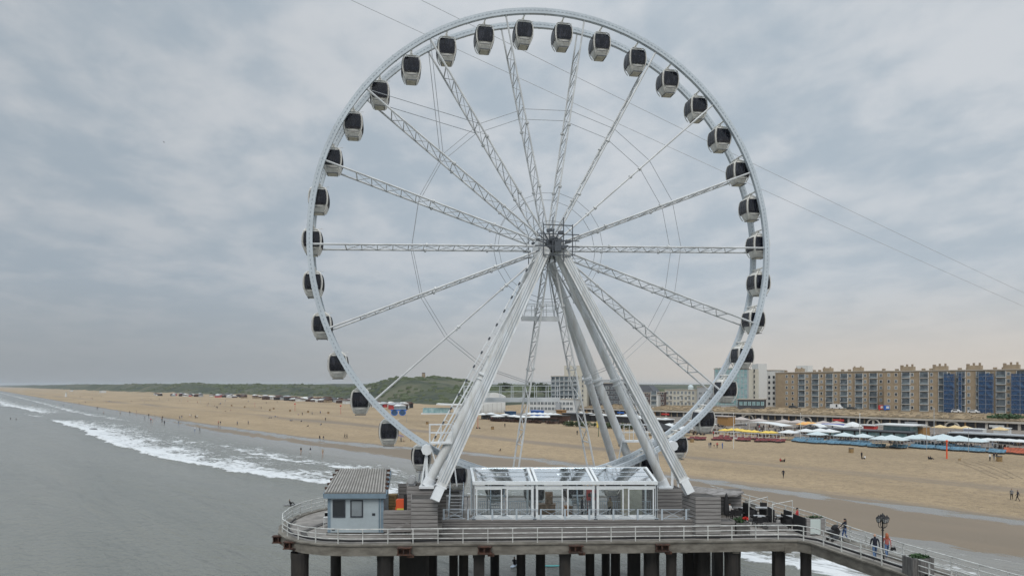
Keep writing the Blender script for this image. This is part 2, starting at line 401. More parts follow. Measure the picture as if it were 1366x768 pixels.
def f_moist(s, t):
    w = lerp(WAT, s); p = lerp(POOL, s)
    a = 1 - ss(p + 1, p + 9, t)
    return max(a, .62 * math.exp(-((t - (152 + .02 * (s + 150) + 5 * nz(s, 0, .012, 4))) / 7) ** 2), .45 * math.exp(-((t - 178 - 8 * nz(s, 0, .01, 7)) / 4) ** 2) if s < -230 else 0)
def f_veg(s, t):
    if s > -400: return 0.
    d0 = lerp(DUN, s); return ss(d0 + 4, d0 + 30, t) * 1.2
MSAND = sand_material()
TS = axis([(-14000, -4000, 500), (-4000, -1500, 50), (-1500, -450, 12), (-450, 60, 5), (60, 400, 20), (400, 6000, 400)])
TT = axis([(-9000, -200, 800), (-200, 60, 26), (60, 130, 2.2), (130, 255, 4), (255, 300, 5), (300, 322, .9), (322, 520, 6), (520, 900, 20), (900, 12000, 900)])
sheet('ground', TS, TT, lambda s, t: zt(s, t) if -7000 < s < 3000 else zt(max(-7000, min(3000, s)), t), [MSAND], dict(wet=f_wet, moist=f_moist, veg=f_veg))

def sea_material():
    m = bpy.data.materials.new('sea_water'); m.use_nodes = True; t = m.node_tree; b = t.nodes['Principled BSDF']
    foam = attr(t, 'foam'); v = omap(t); vs_ = omap(t, (.45, 1, 1))
    lace = tnoise(t, vs_, .55, 8, .68, 1.2); lace2 = tnoise(t, vs_, .16, 5, .6, .6)
    ln = mth(t, 'ADD', mth(t, 'MULTIPLY', mth(t, 'SUBTRACT', lace, .5), 1.5), mth(t, 'MULTIPLY', mth(t, 'SUBTRACT', lace2, .5), .9))
    fm = mrange(t, mth(t, 'ADD', mth(t, 'MULTIPLY', foam, .78), ln), .40, .66)
    fm = mth(t, 'MULTIPLY', fm, mrange(t, foam, .02, .12))
    tone = mrange(t, tnoise(t, omap(t, (.1, 1, 1)), .03, 5, .6), .35, .65)
    c = vmix(t, tone, (.145, .15, .13), (.19, .19, .165))
    sh = attr(t, 'shallow'); c = vmix(t, sh, c, (.19, .18, .155))
    c = vmix(t, fm, c, (.66, .68, .69))
    t.links.new(c, b.inputs['Base Color'])
    t.links.new(mth(t, 'ADD', .16, mth(t, 'MULTIPLY', fm, .6)), b.inputs['Roughness'])
    b.inputs['IOR'].default_value = 1.33
    w0 = tnoise(t, omap(t, (.16, 1, 1)), .085, 4, .55, .5); w1 = tnoise(t, omap(t, (.35, 1, 1)), .22, 6, .6, .4); w2 = tnoise(t, omap(t, (.5, 1, 1)), 1.1, 4, .6)
    h = mth(t, 'ADD', mth(t, 'ADD', w1, mth(t, 'MULTIPLY', w0, 3.6)), mth(t, 'MULTIPLY', w2, .35)); h = mth(t, 'ADD', h, mth(t, 'MULTIPLY', fm, .25))
    bn = N(t, 'ShaderNodeBump'); bn.inputs['Distance'].default_value = 1.3
    t.links.new(mth(t, 'SUBTRACT', .72, mth(t, 'MULTIPLY', sh, .6)), bn.inputs['Strength'])
    t.links.new(h, bn.inputs['Height']); t.links.new(bn.outputs[0], b.inputs['Normal'])
    return m
# breakers as (s, t of the front, strength, width behind the front)
BR1 = [(-9000, 20, .25, 16), (-1200, 27, .8, 22), (-900, 26, .95, 24), (-741, 36, 1.0, 24), (-640, 40, .9, 22), (-560, 40, .2, 12), (-500, 37, .25, 14), (-470, 37, .95, 26), (-374, 40, 1.05, 27), (-273, 38, 1.0, 28), (-234, 40, 1.0, 26), (-177, 46, 1.0, 22), (-137, 56, .95, 20), (-95, 66, .85, 19), (-50, 70, .85, 24), (-20, 71, .85, 28), (60, 72, .7, 24)]
BR2 = [(-9000, 70, .3, 10), (-900, 64, .7, 14), (-640, 62, .8, 12), (-500, 66, .75, 10), (-420, 74, .35, 8), (-360, 74, .1, 8), (-250, 74, .45, 7), (-215, 76, .2, 6), (-160, 78, .2, 7), (60, 84, .3, 10)]
BR3 = [(-9000, 20, .2, 10), (-700, 22, .2, 10), (-560, 34, .75, 10), (-470, 36, .1, 8), (-330, 62, .1, 8), (-290, 63, .5, 9), (-215, 65, .8, 11), (-160, 72, .8, 11), (-120, 78, .3, 8), (-70, 80, .45, 9), (60, 80, .5, 9)]
def br(tab, s, k): return lerp([(r[0], r[k]) for r in tab], s)
def f_foam(s, t):
    f = 0
    for tab, ph in ((BR1, 0), (BR2, 20), (BR3, 40)):
        c = br(tab, s, 1) + 2.2 * nz(s, ph, .035, 1) + .8 * nz(s, ph, .14, 2); w = br(tab, s, 3) * 1.6; k = br(tab, s, 2)
        x = t - c
        if x < -1.2: e = 0
        elif x < .6: e = ss(-1.2, .6, x)
        else: e = max(0, 1 - .30 * ss(0, w * .3, x) - .28 * ss(w * .25, w * .6, x) - .42 * ss(w * .55, w, x))
        f = max(f, e * k)
    w = lerp(WAT, s)
    f = max(f, .22 * math.exp(-((t - w + 2) / 1.6) ** 2))
    return f
def f_z(s, t):
    c = br(BR1, s, 1) + 2.2 * nz(s, 0, .035, 1); x = t - c
    z = .55 * math.exp(-((x - 1.2) / 2.2) ** 2) * min(1, br(BR1, s, 2)) if abs(x) < 12 else 0
    z += .18 * math.exp(-((x + 13) / 5) ** 2) * nz(s, 0, .02, 8)
    return z
SS = axis([(-14000, -3000, 800), (-3000, -1000, 25), (-1000, -400, 4), (-400, 40, 1.6), (40, 400, 20), (400, 6000, 400)])
SF = axis([(-12000, -300, 900), (-300, 30, 15), (30, 100, 1.1), (100, 108, 4)])
sea = sheet('sea', SS, SF, f_z, [sea_material()], dict(foam=f_foam, shallow=lambda s, t: ss(70, 88, t)))

# ------------------------------------------------------------------ the wheel
WA, WR, WD = .1774, 20.0, 2.352
WC = Vector((3.352, 60.94, 31.92)); PH = .0258
e1 = Vector((math.cos(WA), math.sin(WA), 0)); en = Vector((-math.sin(WA), math.cos(WA), 0)); ez = Vector((0, 0, 1))
def wp(th, r, n): return WC + e1 * (r * math.cos(th)) + ez * (r * math.sin(th)) + en * n
def wq(x, z, n): return WC + e1 * x + ez * z + en * n
wheel = thing('ferris_wheel', 'tall white Ferris wheel with lattice spokes standing at the end of the pier', 'ferris wheel', WC)
def ring_box(mb, r0, r1, n0, n1, seg=180):
    rings = []
    for i in range(seg + 1):
        th = 2 * math.pi * i / seg
        rings.append([wp(th, r0, n0), wp(th, r1, n0), wp(th, r1, n1), wp(th, r0, n1)])
    mb.loft(rings, cap=False)
for k, n in enumerate((0, WD)):
    mb = MB(); ring_box(mb, 19.76, 20.22, n - .17, n + .17)
    q0 = len(mb.f); ring_box(mb, 19.965, 20.03, n - .18, n - .172, 720)
    for q in range(q0, len(mb.f)): mb.m[q] = 1 + ((q - q0) // 4) % 2
    for i in range(36):                                   # bolted joints
        th = PH + math.pi * i / 18; mb.beam(wp(th, 19.74, n), wp(th, 20.24, n), .10, .36, up=en)
    rim = mb.build('rim', [M['rimw'], M['led'], M['rimw']], wheel)
def spoke_bm(th):
    mb = MB()
    for n in (0, WD):
        mb.tube(wp(th, 1.3, n), wp(th, 19.8, n), .085, n=6)
    k = 12; r0, r1 = 1.8, 17.2
    for i in range(k):
        a = r0 + (r1 - r0) * i / k; b = r0 + (r1 - r0) * (i + 1) / k
        mb.tube(wp(th, a, 0), wp(th, a, WD), .042, n=5)
        p, q = (0, WD) if i % 2 else (WD, 0)
        mb.tube(wp(th, a, p), wp(th, b, q), .038, n=5); mb.tube(wp(th, a, q), wp(th, b, p), .022, n=4)
    mb.tube(wp(th, r1, 0), wp(th, r1, WD), .055, n=5)
    for a in (5.2, 10.6):
        for n in (0, WD): mb.tube(wp(th, a - .08, n), wp(th, a + .08, n), .17, n=8)
    return mb
for i in range(18): spoke_bm(PH + math.pi * i / 9).build('spoke', M['spoke'], wheel)
for rr, rad in ((11.8, .024), (4.6, .022)):
    for n in (0, WD):
        mb = MB()
        for i in range(18): mb.tube(wp(PH + math.pi * i / 9, rr, n), wp(PH + math.pi * (i + 1) / 9, rr, n), rad, n=5)
        mb.build('bracing_cable', M['cable'], wheel)
mb = MB()
for n in (0, WD):
    mb.tube(wp(PH + R(120), 19.7, n), wp(PH + R(140), 11.8, n), .03, n=5); mb.tube(wp(PH + R(140), 19.7, n), wp(PH + R(120), 11.8, n), .03, n=5)
mb.build('crossed_cable', M['cable'], wheel)
# hub
mb = MB(); mb.tube(wq(0, 0, -.9), wq(0, 0, WD + .9), .55, n=20)
for n in (-.05, WD - .15): mb.tube(wq(0, 0, n), wq(0, 0, n + .22), 1.15, n=24)
hub = mb.build('hub', M['white'], wheel)
mb = MB()
for i in range(18):
    th = PH + math.pi * i / 9
    mb.tube(wp(th, .45, -.2), wp(th, 1.45, -.2), .055, n=6)
mb.tube(wq(0, 0, -1.15), wq(0, 0, -.05), .57, n=16)
mb.build('hub_fitting', M['dark'], hub)
mb = MB()
for i in range(48):
    a, b = 2 * math.pi * i / 48, 2 * math.pi * (i + 1) / 48
    mb.tube(wp(a, 2.15, -.1), wp(b, 2.15, -.1), .022, n=4)
mb.build('cable_ring', M['cable'], hub)
def hub_frame(n, dx, dz):
    mb = MB(); g = lambda x, z: wq(x + dx, z + dz, n)
    for x, z0, z1 in ((-.98, -.95, 1.65), (-.17, -1.1, 2.15), (.75, -1.55, 2.15), (1.52, -1.1, 1.6)): mb.beam(g(x, z0), g(x, z1), .085, .07)
    for z, x0, x1 in ((1.5, -.98, 1.55), (.75, -1.5, 2.1), (.22, -1.5, 2.1), (-.28, -1.5, 2.1), (-1.0, -.98, 1.5)): mb.beam(g(x0, z), g(x1, z), .085, .07)
    for x, z in ((-.5, .4), (.3, .85), (.1, -.4), (.55, -.35), (.2, .15), (-.7, 1.0), (.9, .1)): mb.beam(g(x, z), g(x + .45, z + .08), .2, .25)
    mb.beam(g(.25, -.7), g(.25, .1), .55, .4); return mb
hub_frame(-1.35, 0, 0).build('light_star_frame', M['dark'], wheel)
hub_frame(WD + 1.5, -.2, -.1).build('light_star_frame', M['dark'], wheel)
# legs: a square light-strip leg and a round tube on each side, front and back
def foot(sx, n, z=11.2): return Vector((3.145, 62.1, 0)) + e1 * sx + en * n + ez * z
NM = WD / 2
for sgn in (-1, 1):
    for back in (0, 1):
        nn = 6.98 if back else -6.98; sb = 8.7 if back else 10.08
        f = foot((sb if sgn > 0 or back else 10.3) * sgn - (.12 if sgn > 0 else 0), nn, 11.5); top = wq(.62 * sgn, -.35, NM + (NM + .75) * (1 if back else -1))
        if not back:
            d = (top - f).normalized(); mb = MB(); mb.beam(f + d * .9, top, .78, .55, up=en)
            side = d.cross(en).normalized(); fr = side.cross(d).normalized()
            if fr.dot(en) > 0: fr = -fr
            for o in (-.2, 0, .2):
                mb.mat(1); mb.beam(f + d * 1.3 + side * o + fr * .29, top - d * .6 + side * o + fr * .29, .05, .024, up=en)
            for o in (-.365, -.1, .1, .365):
                mb.mat(0); mb.beam(f + d * 1.2 + side * o + fr * .30, top - d * .5 + side * o + fr * .30, .04, .05, up=en)
            leg = mb.build('leg', [M['tower_white'], M['groove']], wheel)
            b2 = MB(); b2.beam(f - d * .12, f + d * 1.0, .66, .62, up=en); b2.beam(f + d * .95, f + d * 1.05, .88, .66, up=en); b2.build('foot_plate', M['white'], leg)
        else:
            mb = MB(); mb.tube(f, top, .37, .34, n=18); leg = mb.build('leg', M['tower_white'], wheel, smooth=False)
        f2 = foot((8.95 if back else 9.83 if sgn > 0 else 10.6) * sgn, 2.16 if back else -2.16, 11.9 if sgn < 0 and not back else 11.3); t2 = wq(.38 * sgn, -.55, NM + (NM + .45) * (1 if back else -1))
        mb = MB(); mb.tube(f2, t2, .385, .35, n=18); leg2 = mb.build('leg', M['tower_white'], wheel)
        for L, a, b in ((leg2, f2, t2),) + (((leg, f, top),) if back else ()):
            b2 = MB(); m_ = a.lerp(b, .46); d = (b - a).normalized(); b2.tube(m_ - d * .1, m_ + d * .1, .52, n=18); b2.tube(m_ - d * .5, m_ - d * .4, .46, n=18); b2.build('flange', M['white'], L)
            b3 = MB(); b3.tube(a - d * .1, a + d * .6, .46, n=18); b3.box(a.x - .6, a.x + .6, a.y - .6, a.y + .6, a.z - .22, a.z - .02); b3.build('foot_plate', M['white'], L)
# ladder with lamps along the left-hand leg
f2, t2 = foot(-10.6, -2.16, 11.9), wq(-.38, -.55, NM - NM - .45)
d = (t2 - f2).normalized(); sd_ = d.cross(en).normalized()
mb = MB(); o = sd_ * -.85
if (f2 + o).x > f2.x: o = -o
a, b = f2 + o + d * 3, t2 + o * .55 - d * 1.2
for k in (-.25, .25): mb.tube(a + en * k, b + en * k, .045, n=5); mb.tube(a + en * k + o * .5, b + en * k + o * .5, .03, n=5)
for i in range(46):
    p = a.lerp(b, i / 45); mb.tube(p - en * .25, p + en * .25, .022, n=4)
    if i % 3 == 0: mb.tube(p + en * .25, p + o * .5 + en * .25, .02, n=4); mb.tube(p - en * .25, p + o * .5 - en * .25, .02, n=4)
lad = mb.build('ladder', M['white'], wheel)
mb = MB()
for i in range(13):
    p = a.lerp(b, .05 + i / 13.5); mb = MB(); mb.beam(p - en * .35 + o * .5, p - en * .35 + o * .5 - d * .25, .1, .14); mb.build('floodlight', M['dark'], lad)

# thin ladder on the right-hand square leg
f, top = foot(10.08, -6.98, 11.3), wq(.62, -.35, -.75)
d = (top - f).normalized(); o = -d.cross(en).normalized() * .75
if o.x > 0: o = -o
mb = MB(); a, b = f + o + d * 4 + en * .5, top + o * .4 + en * .3
for k in (0, .4): mb.tube(a + en * k, b + en * k, .04, n=5)
for i in range(50): p = a.lerp(b, i / 49); mb.tube(p, p + en * .4, .02, n=4)
mb.build('ladder', M['white'], wheel)
def railed(mb, a, b, w, h=1.15, post=1.1, side=en):
    a = Vector(a); b = Vector(b); mb.beam(a, b, w, .14)
    for k in (-.5, .5):
        o = side * (w * k); L = (b - a).length; n = max(1, int(L / post))
        for i in range(n + 1): p = a.lerp(b, i / n) + o; mb.tube(p, p + ez * h, .03, n=5)
        for z in (h, h * .55): mb.tube(a + o + ez * z, b + o + ez * z, .028, n=5)
# catwalk between the rear legs and the small platform under the hub
mb = MB(); railed(mb, wq(-6.9, -13.1, 5.0), wq(1.9, -13.1, 5.0), .9); mb.beam(wq(-6.9, -13.25, 4.6), wq(1.9, -13.25, 4.6), .12, .35); mb.build('catwalk', M['white'], wheel)
mb = MB(); railed(mb, wq(-2.1, -5.9, 2.6), wq(1.1, -5.9, 2.6), 1.3, post=.8); mb.beam(wq(-2.2, -6.1, 2.0), wq(1.2, -6.1, 2.0), .2, .3)
for x in (-1.9, .9): mb.tube(wq(x, -5.9, 2.6), wq(x * .3, -1.2, 2.6), .04, n=5)
mb.build('maintenance_platform', M['white'], wheel)
for x0, x1, z, n in ((-10.4, -8.6, -16.6, -.9), (7.3, 10.0, -17.0, 2.8)):
    mb = MB(); railed(mb, wq(x0, z, n), wq(x1, z, n), 1.1, 1.5, .75); mb.tube(wq(x0, z, n), wq(x0 * .9, z - 3.6, n), .06, n=5); mb.tube(wq(x1, z, n), wq(x1 * .95, z - 3.6, n), .06, n=5); mb.build('service_platform', M['white'], wheel)
for sx in (-1, 1):                                           # tyre drives pressing on the rim at each side
    th = math.pi * 1.5 + sx * .555
    for n in (-.75, WD + .75):
        c = wp(th, 20.2, n); mb = MB(); mb.tube(c - en * .3, c + en * .3, .45, n=8); mb.tube(c - ez * .1, Vector((c.x, c.y, 9.5)), .12, n=6); mb.tube(c - ez * .1, Vector((c.x + .8 * sx, c.y, 9.5)), .08, n=6)
        mb.build('drive_unit', M['white'], wheel)

# gondolas
def rr(a, b, z, n=24, p=3.4):
    out = []
    for i in range(n):
        t = 2 * math.pi * i / n; c, s = math.cos(t), math.sin(t)
        out.append((a * math.copysign(abs(c) ** (2 / p), c), b * math.copysign(abs(s) ** (2 / p), s), z))
    return out
PROF = [(-.40, .42, .50), (-.50, .66, .76), (-.64, .76, .84), (-1.0, .86, .88), (-1.4, .90, .90), (-1.8, .88, .89), (-2.1, .81, .84), (-2.4, .69, .74), (-2.64, .57, .60), (-2.70, .50, .52)]
def pw(z, k):
    for (z0, *a), (z1, *b) in zip(PROF[:-1], PROF[1:]):
        if z1 <= z <= z0: f = (z - z0) / (z1 - z0); return a[k] + (b[k] - a[k]) * f
    return PROF[-1][1 + k]
def make_gondola():
    g = thing('gondola', 'x', 'gondola', (0, 0, 0))
    mb = MB(); mb.loft([rr(a, b, z) for z, a, b in PROF]); mb.build('shell', M['whitew'], g, smooth=True)
    Z0, Z1 = -.72, -2.05; zs = [Z0 + (Z1 - Z0) * i / 7 for i in range(8)]
    def pane(kind, sg):
        mb = MB()
        for sl_ in range(3):
            rows = []
            for z in zs:
                if kind == 'f': w = pw(z, 0) * .79; o = sg * (pw(z, 1) + .02)
                else: w = pw(z, 1) * .74; o = sg * (pw(z, 0) + .02)
                xa = -w + 2 * w * sl_ / 3 + .02; xb = -w + 2 * w * (sl_ + 1) / 3 - .02
                rows.append(((xa, o, z), (xb, o, z)) if kind == 'f' else ((o, xa, z), (o, xb, z)))
            for off in (0,):
                ring = [r[0] for r in rows] + [r[1] for r in rows[::-1]]
                n = len(rows); vs = [r[0] for r in rows] + [r[1] for r in rows]
                mb.add(vs, [(i, i + 1, n + i + 1, n + i) for i in range(n - 1)])
        return mb
    for k, sg in (('f', -1), ('f', 1), ('s', -1), ('s', 1)):
        w_ = pane(k, sg).build('window', M['cabglass'], g)
        mb = MB()
        for q in (-1 / 3, 1 / 3, -1, 1):
            pts = []
            for z in zs:
                w = (pw(z, 0) * .79 if k == 'f' else pw(z, 1) * .74) * q; o_ = sg * ((pw(z, 1) if k == 'f' else pw(z, 0)) + .015)
                pts.append((w, o_, z) if k == 'f' else (o_, w, z))
            mb.path(pts, .03, n=4)
            if q == 1: last = pts
            if q == -1: first = pts
        mb.tube(first[0], last[0], .03, n=4); mb.tube(first[-1], last[-1], .03, n=4)
        mb.build('window_frame', M['mull'], w_)
    for sg in (-1, 1):                                     # pale arched frame round each end
        mb = MB()
        pts = [(-.56, sg * .78, -.50)] + [(-pw(z, 0) * .95, sg * (pw(z, 1) + .01), z) for z in (-.7, -1.0, -1.4, -1.8, -2.1, -2.4, -2.62)]
        mb.path(pts, .05, n=6); mb.path([(-x, y, z) for x, y, z in pts], .05, n=6)
        mb.path([pts[0], (.56, sg * .78, -.50)], .05, n=6); mb.build('end_frame', M['whitew'], g)
    mb = MB()
    for sg in (-1, 1):
        mb.tube((0, sg * .5, -.40), (0, sg * .12, -.06), .05, n=6)
        mb.tube((-.5, sg * .5, -.44), (0, sg * .1, -.10), .045, n=6); mb.tube((.5, sg * .5, -.44), (0, sg * .1, -.10), .045, n=6)
    mb.tube((0, -1.28, 0), (0, 1.28, 0), .085, n=8); mb.ell((0, 0, -.05), .17, .22, .17); mb.box(-.5, .5, -.55, .55, -.44, -.385)
    mb.tube((.45, -.5, -.42), (.98, -.5, -.36), .022, n=5)
    mb.build('hanger', M['whitew'], g)
    mb = MB(); mb.box(-.46, .46, -.50, .50, -2.75, -2.71); mb.build('floor', M['under'], g)
    mb = MB()
    for x in (-.46, .46): mb.beam((x, -.82, -2.79), (x, .3, -2.79), .05)
    mb.beam((-.5, -.84, -2.79), (.5, -.84, -2.79), .06); mb.beam((-.5, -.84, -2.3), (.5, -.84, -2.3), .05, .04)
    mb.build('step_bar', M['dark'], g)
    return g
gp = make_gondola()
CLK = []
def gond_label(k):
    # k counts clockwise from the topmost cabin
    deg = k * 10
    side = 'right' if deg < 180 else 'left'
    return deg, side
words = ['first', 'second', 'third', 'fourth', 'fifth', 'sixth', 'seventh', 'eighth', 'ninth', 'tenth', 'eleventh', 'twelfth', 'thirteenth', 'fourteenth', 'fifteenth', 'sixteenth', 'seventeenth', 'eighteenth']
for i in range(36):
    th = PH + R(5 + 10 * i); p = wp(th, 19.9, NM)
    cw = (9 - i) % 36                                     # 0 = just left of the top (95 degrees)
    if cw == 0: lab = 'topmost white gondola, hanging almost straight above the hub of the wheel'
    elif cw < 18: lab = 'white gondola, %s clockwise from the topmost one on the right side of the wheel' % words[cw - 1]
    elif cw == 18: lab = 'lowest white gondola, at the boarding level straight below the hub'
    else: lab = 'white gondola, %s anticlockwise from the topmost one on the left side of the wheel' % words[35 - cw]
    if i == 0: g = gp; g.location = p; g.rotation_euler = (0, 0, WA); g.scale = (.88, .90, .90); g['label'] = lab; g['group'] = 'gondolas hanging round the wheel'; reg(g)
    else: g = dup(gp, p, WA, lab, 'gondolas hanging round the wheel')

# zip-line cables crossing the sky behind the wheel
for k, (a, b, lab) in enumerate(((AT(569, 95, CAMZ + 514 * .1), AT(1366, 190, CAMZ + (514 - 387) * .2), 'upper of two thin zip line cables crossing the sky behind the wheel'),
                  (AT(476, 95, CAMZ + 514 * .1), AT(1366, 190, CAMZ + (514 - 405) * .2), 'lower of two thin zip line cables crossing the sky behind the wheel'))):
    b = b + (b - a) * .35; a2 = a + (a - b) * .12
    pts = [a2.lerp(b, i / 30) - ez * (1.0 * 4 * (i / 30) * (1 - i / 30)) for i in range(31)]
    sag = 3.5 * 4 * .25
    mb = MB(); mb.path(pts, .038, n=5); tag(mb.build('zip_line', M['zip']), lab, 'cable', 'zip line cables')
# ------------------------------------------------------------------ the pier
DZ = 8.0; PZ = 9.37
front = [(-12.2, 53.35), (-4, 53.7), (6.65, 54.2), (20.6, 55.0), (22.0, 54.9), (22.75, 54.0), (24.3, 47.6), (25.6, 42.3), (30.0, 24.0)]
left = [(-17.2, 70.5), (-18.6, 68.4), (-19.5, 66), (-19.75, 63), (-19.5, 60.2), (-18.7, 57.6), (-17.5, 55.7), (-16.0, 54.4), (-14.3, 53.65)]
right = [(33.2, 24.0), (28.5, 42.3), (26.9, 48.5), (26.0, 54), (25.7, 60), (22.9, 72), (21.5, 77), (-12, 77), (-15.3, 73)]
outline = left + front + right
pier = thing('pier', 'long concrete pier head on dark piles carrying the Ferris wheel above the sea', 'pier', (0, 60, 0))
mb = MB(); mb.prism(outline, DZ - .25, DZ); mb.build('deck', M['paving'], pier)
def inset(poly, d):
    out = []; n = len(poly)
    for i in range(n):
        a, b, c = Vector(poly[i - 1]), Vector(poly[i]), Vector(poly[(i + 1) % n])
        n1 = Vector((-(b - a).y, (b - a).x)).normalized(); n2 = Vector((-(c - b).y, (c - b).x)).normalized()
        m = (n1 + n2).normalized(); out.append(tuple(b + m * d / max(.35, m.dot(n1))))
    return out
def strip(mb, poly, d0, d1, z0, z1, closed=True):
    A, B = inset(poly, d0), inset(poly, d1); n = len(poly)
    for i in range(n if closed else n - 1):
        j = (i + 1) % n
        mb.hexa([(*A[i], z0), (*A[j], z0), (*B[j], z0), (*B[i], z0), (*A[i], z1), (*A[j], z1), (*B[j], z1), (*B[i], z1)])
mb = MB(); strip(mb, outline, -.12, .28, DZ - .75, DZ - .02); mb.build('edge_beam', M['concrete'], pier)
mb = MB(); strip(mb, outline, -.22, .42, DZ + .003, DZ + .11); mb.build('kerb', M['concrete'], pier)
mb = MB()
ins = inset(outline, .6)
pts = [Vector((*p, DZ + .24)) for p in ins]
mb.path(pts[3:len(left) + len(front) - 1], .075, n=6); mb.build('service_pipe', M['black'], pier)
for x in range(-15, 26, 4):
    mb = MB(); mb.box(x, x + .5, 54.8, 76.5, DZ - .9, DZ - .26); mb.build('cross_beam', M['concrete'], pier)
# piles: (pixel of the top centre, width px, depth, round?)
PIL = [(400, 23, 54.8), (514, 22, 54.3), (553, 35, 57.5), (605, 11.5, 60), (618.5, 12.5, 58.5), (639, 14, 54.6), (695, 12, 60), (721, 12.5, 62), (753.5, 14, 54.9), (787, 12, 62), (821, 12.5, 63), (845.5, 15, 59), (869, 21, 56), (895.5, 14, 55.5), (918, 12, 63), (936.5, 22, 57.5), (977, 21, 55.6), (1038.5, 13, 56), (1075, 14, 55.4), (448, 14, 70), (575, 15, 72), (660, 12, 74), (808, 11, 74), (957, 12, 74)]
for i, (px, w, Y) in enumerate(PIL):
    X = (px - 683) * Y / F; r = w * Y / F / 2; mb = MB(); zt_ = DZ - .76 if Y < 56.3 else DZ - .3
    if i % 3 != 2: mb.tube((X, Y, -3), (X, Y, zt_), r, n=16); mb.tube((X, Y, zt_ - .5), (X, Y, zt_), r * 1.04, n=16)
    else: mb.box(X - r, X + r, Y - r, Y + r, -3, zt_); mb.box(X - r - .05, X + r + .05, Y - r - .05, Y + r + .05, zt_ - .35, zt_ + .002)
    mb.build('pile', M['pile'], pier)
for (px, py, Y) in ((374, 717, 57.3), (389, 739, 55.2), (540, 739, 53.2), (647, 737, 53.6), (768, 734, 53.95), (883, 731, 54.35)):
    X = (px - 683) * Y / F; z = DZ - .28; mb = MB()
    mb.box(X - .55, X + .55, Y - .42, Y + .1, z + .18, z + .26); mb.box(X - .55, X + .55, Y - .42, Y + .1, z - .32, z - .24)
    mb.box(X - .5, X - .42, Y - .35, Y + .1, z - .24, z + .18); mb.box(X + .38, X + .46, Y - .35, Y + .1, z - .24, z + .18); mb.box(X - .1, X, Y - .35, Y + .1, z - .24, z + .18)
    mb.box(X - .42, X + .38, Y - .05, Y + .1, z - .24, z + .18); mb.box(X + .2, X + .7, Y - .3, Y + .0, z - .5, z - .33)
    mb.build('bracket', M['rust'], pier)
# the railing round the edge: one long rail with posts
def walk(pts, step):
    out = []; carry = 0.
    for a, b in zip(pts[:-1], pts[1:]):
        L = (b - a).length; d = carry
        while d < L: out.append((a.lerp(b, d / L), (b - a).normalized())); d += step
        carry = d - L
    return out
def railing(name, label, pts, step, zs, post_r=.04, h=1.1, group=None):
    t = thing(name, label, 'railing', pts[0], 0, group)
    mb = MB()
    for z in zs: mb.path([p + ez * z for p in pts], .032 if z < h else .04, n=6)
    mb.build('rail', M['rail'], t)
    for p, d in walk(pts, step):
        mb = MB(); mb.beam(p, p + ez * h, .085, .06, up=d); mb.build('post', M['rail'], t)
    return t
rp = [Vector((*p, DZ + .11)) for p in inset(outline, .12)]
nl, nf = len(left), len(front)
railing('railing', 'white railing curving round the rounded left end and near edge of the pier', rp[:nl + 4], 1.88, (1.1, .72, .38))
railing('railing', 'white railing down the near side of the narrow walkway, right of the bend', rp[nl + 3:nl + nf], 1.95, (1.1, .74, .40))
railing('railing', 'white railing along the far side of the walkway and terrace, against the wet sand', rp[nl + nf:nl + nf + 7], 1.95, (1.1, .74, .40))

# raised timber stage with plank face
def planks(mb, a, b, z0, z1, n, th=.05, gap=.05, jit=.008):
    a = Vector((a[0], a[1], 0)); b = Vector((b[0], b[1], 0)); d = (b - a).normalized(); nrm = Vector((d.y, -d.x, 0))
    h = (z1 - z0) / n
    for i in range(n):
        o = nrm * random.uniform(-jit, jit); zz0 = z0 + i * h + gap; zz1 = z0 + (i + 1) * h
        q = [a + o, b + o, b + o - nrm * th, a + o - nrm * th]
        mb.hexa([(p.x, p.y, zz0) for p in q] + [(p.x, p.y, zz1) for p in q])
def clad_box(name, label, cat, x0, x1, y0, y1, z0, z1, n, m='wood', sk=0.):
    t = thing(name, label, cat, ((x0 + x1) / 2, (y0 + y1) / 2, z0)); q = [(x0, y0), (x1, y0), (x1 + sk, y1), (x0 + sk, y1)]
    mb = MB()
    for i in range(4): planks(mb, q[i], q[(i + 1) % 4], z0, z1, n)
    mb.build('cladding', M[m], t)
    i_ = inset(q, .055); mb = MB(); mb.prism(i_, z0, z1 - .06); mb.build('core', M['wooddk'], t)
    return t
clad_box('timber_stage', 'long grey plank faced stage carrying the glass hall', 'stage', -5.55, 14.3, 56.4, 59.05, DZ + .003, PZ - .07, 8)
mb = MB()
for i in range(14): mb.box(-5.6, 14.3, 56.36 + i * .19, 56.36 + i * .19 + .175, PZ - .066, PZ)
tag(mb.build('stage_floor', M['wood2']), 'grey plank floor on top of the long stage under the glass hall', 'floor')
clad_box('footing_block', 'tall grey plank clad block under the left front legs, nearest the railing', 'plank block', -7.67, -5.66, 54.2, 56.9, DZ + .003, 11.35, 11, sk=-.4)
clad_box('footing_block', 'grey plank clad block at the left behind the foot of the round tube leg', 'plank block', -8.5, -6.2, 57.7, 60.0, DZ + .003, 11.85, 12, sk=-.4)
clad_box('footing_block', 'tall grey plank clad block under the right square leg beside the terrace', 'plank block', 14.42, 16.4, 55.9, 58.2, DZ + .003, 11.25, 11, sk=-.55)
clad_box('footing_block', 'grey plank clad block right of the glass hall under the round leg', 'plank block', 12.4, 14.6, 60.6, 63.2, DZ + .003, 11.2, 11, sk=-.3)
clad_box('footing_block', 'grey plank clad block far back at the right under the rear legs', 'plank block', 9.6, 12.6, 64.8, 72.0, DZ + .003, 11.2, 11)
clad_box('footing_block', 'grey plank clad block far back at the left under the rear legs', 'plank block', -8.0, -4.6, 62.4, 68.6, DZ + .003, 11.2, 11)
clad_box('plank_wall', 'low grey plank wall between the blue cabin and the left plank block', 'plank wall', -10.3, -7.75, 57.0, 57.3, DZ + .25, 10.0, 5)
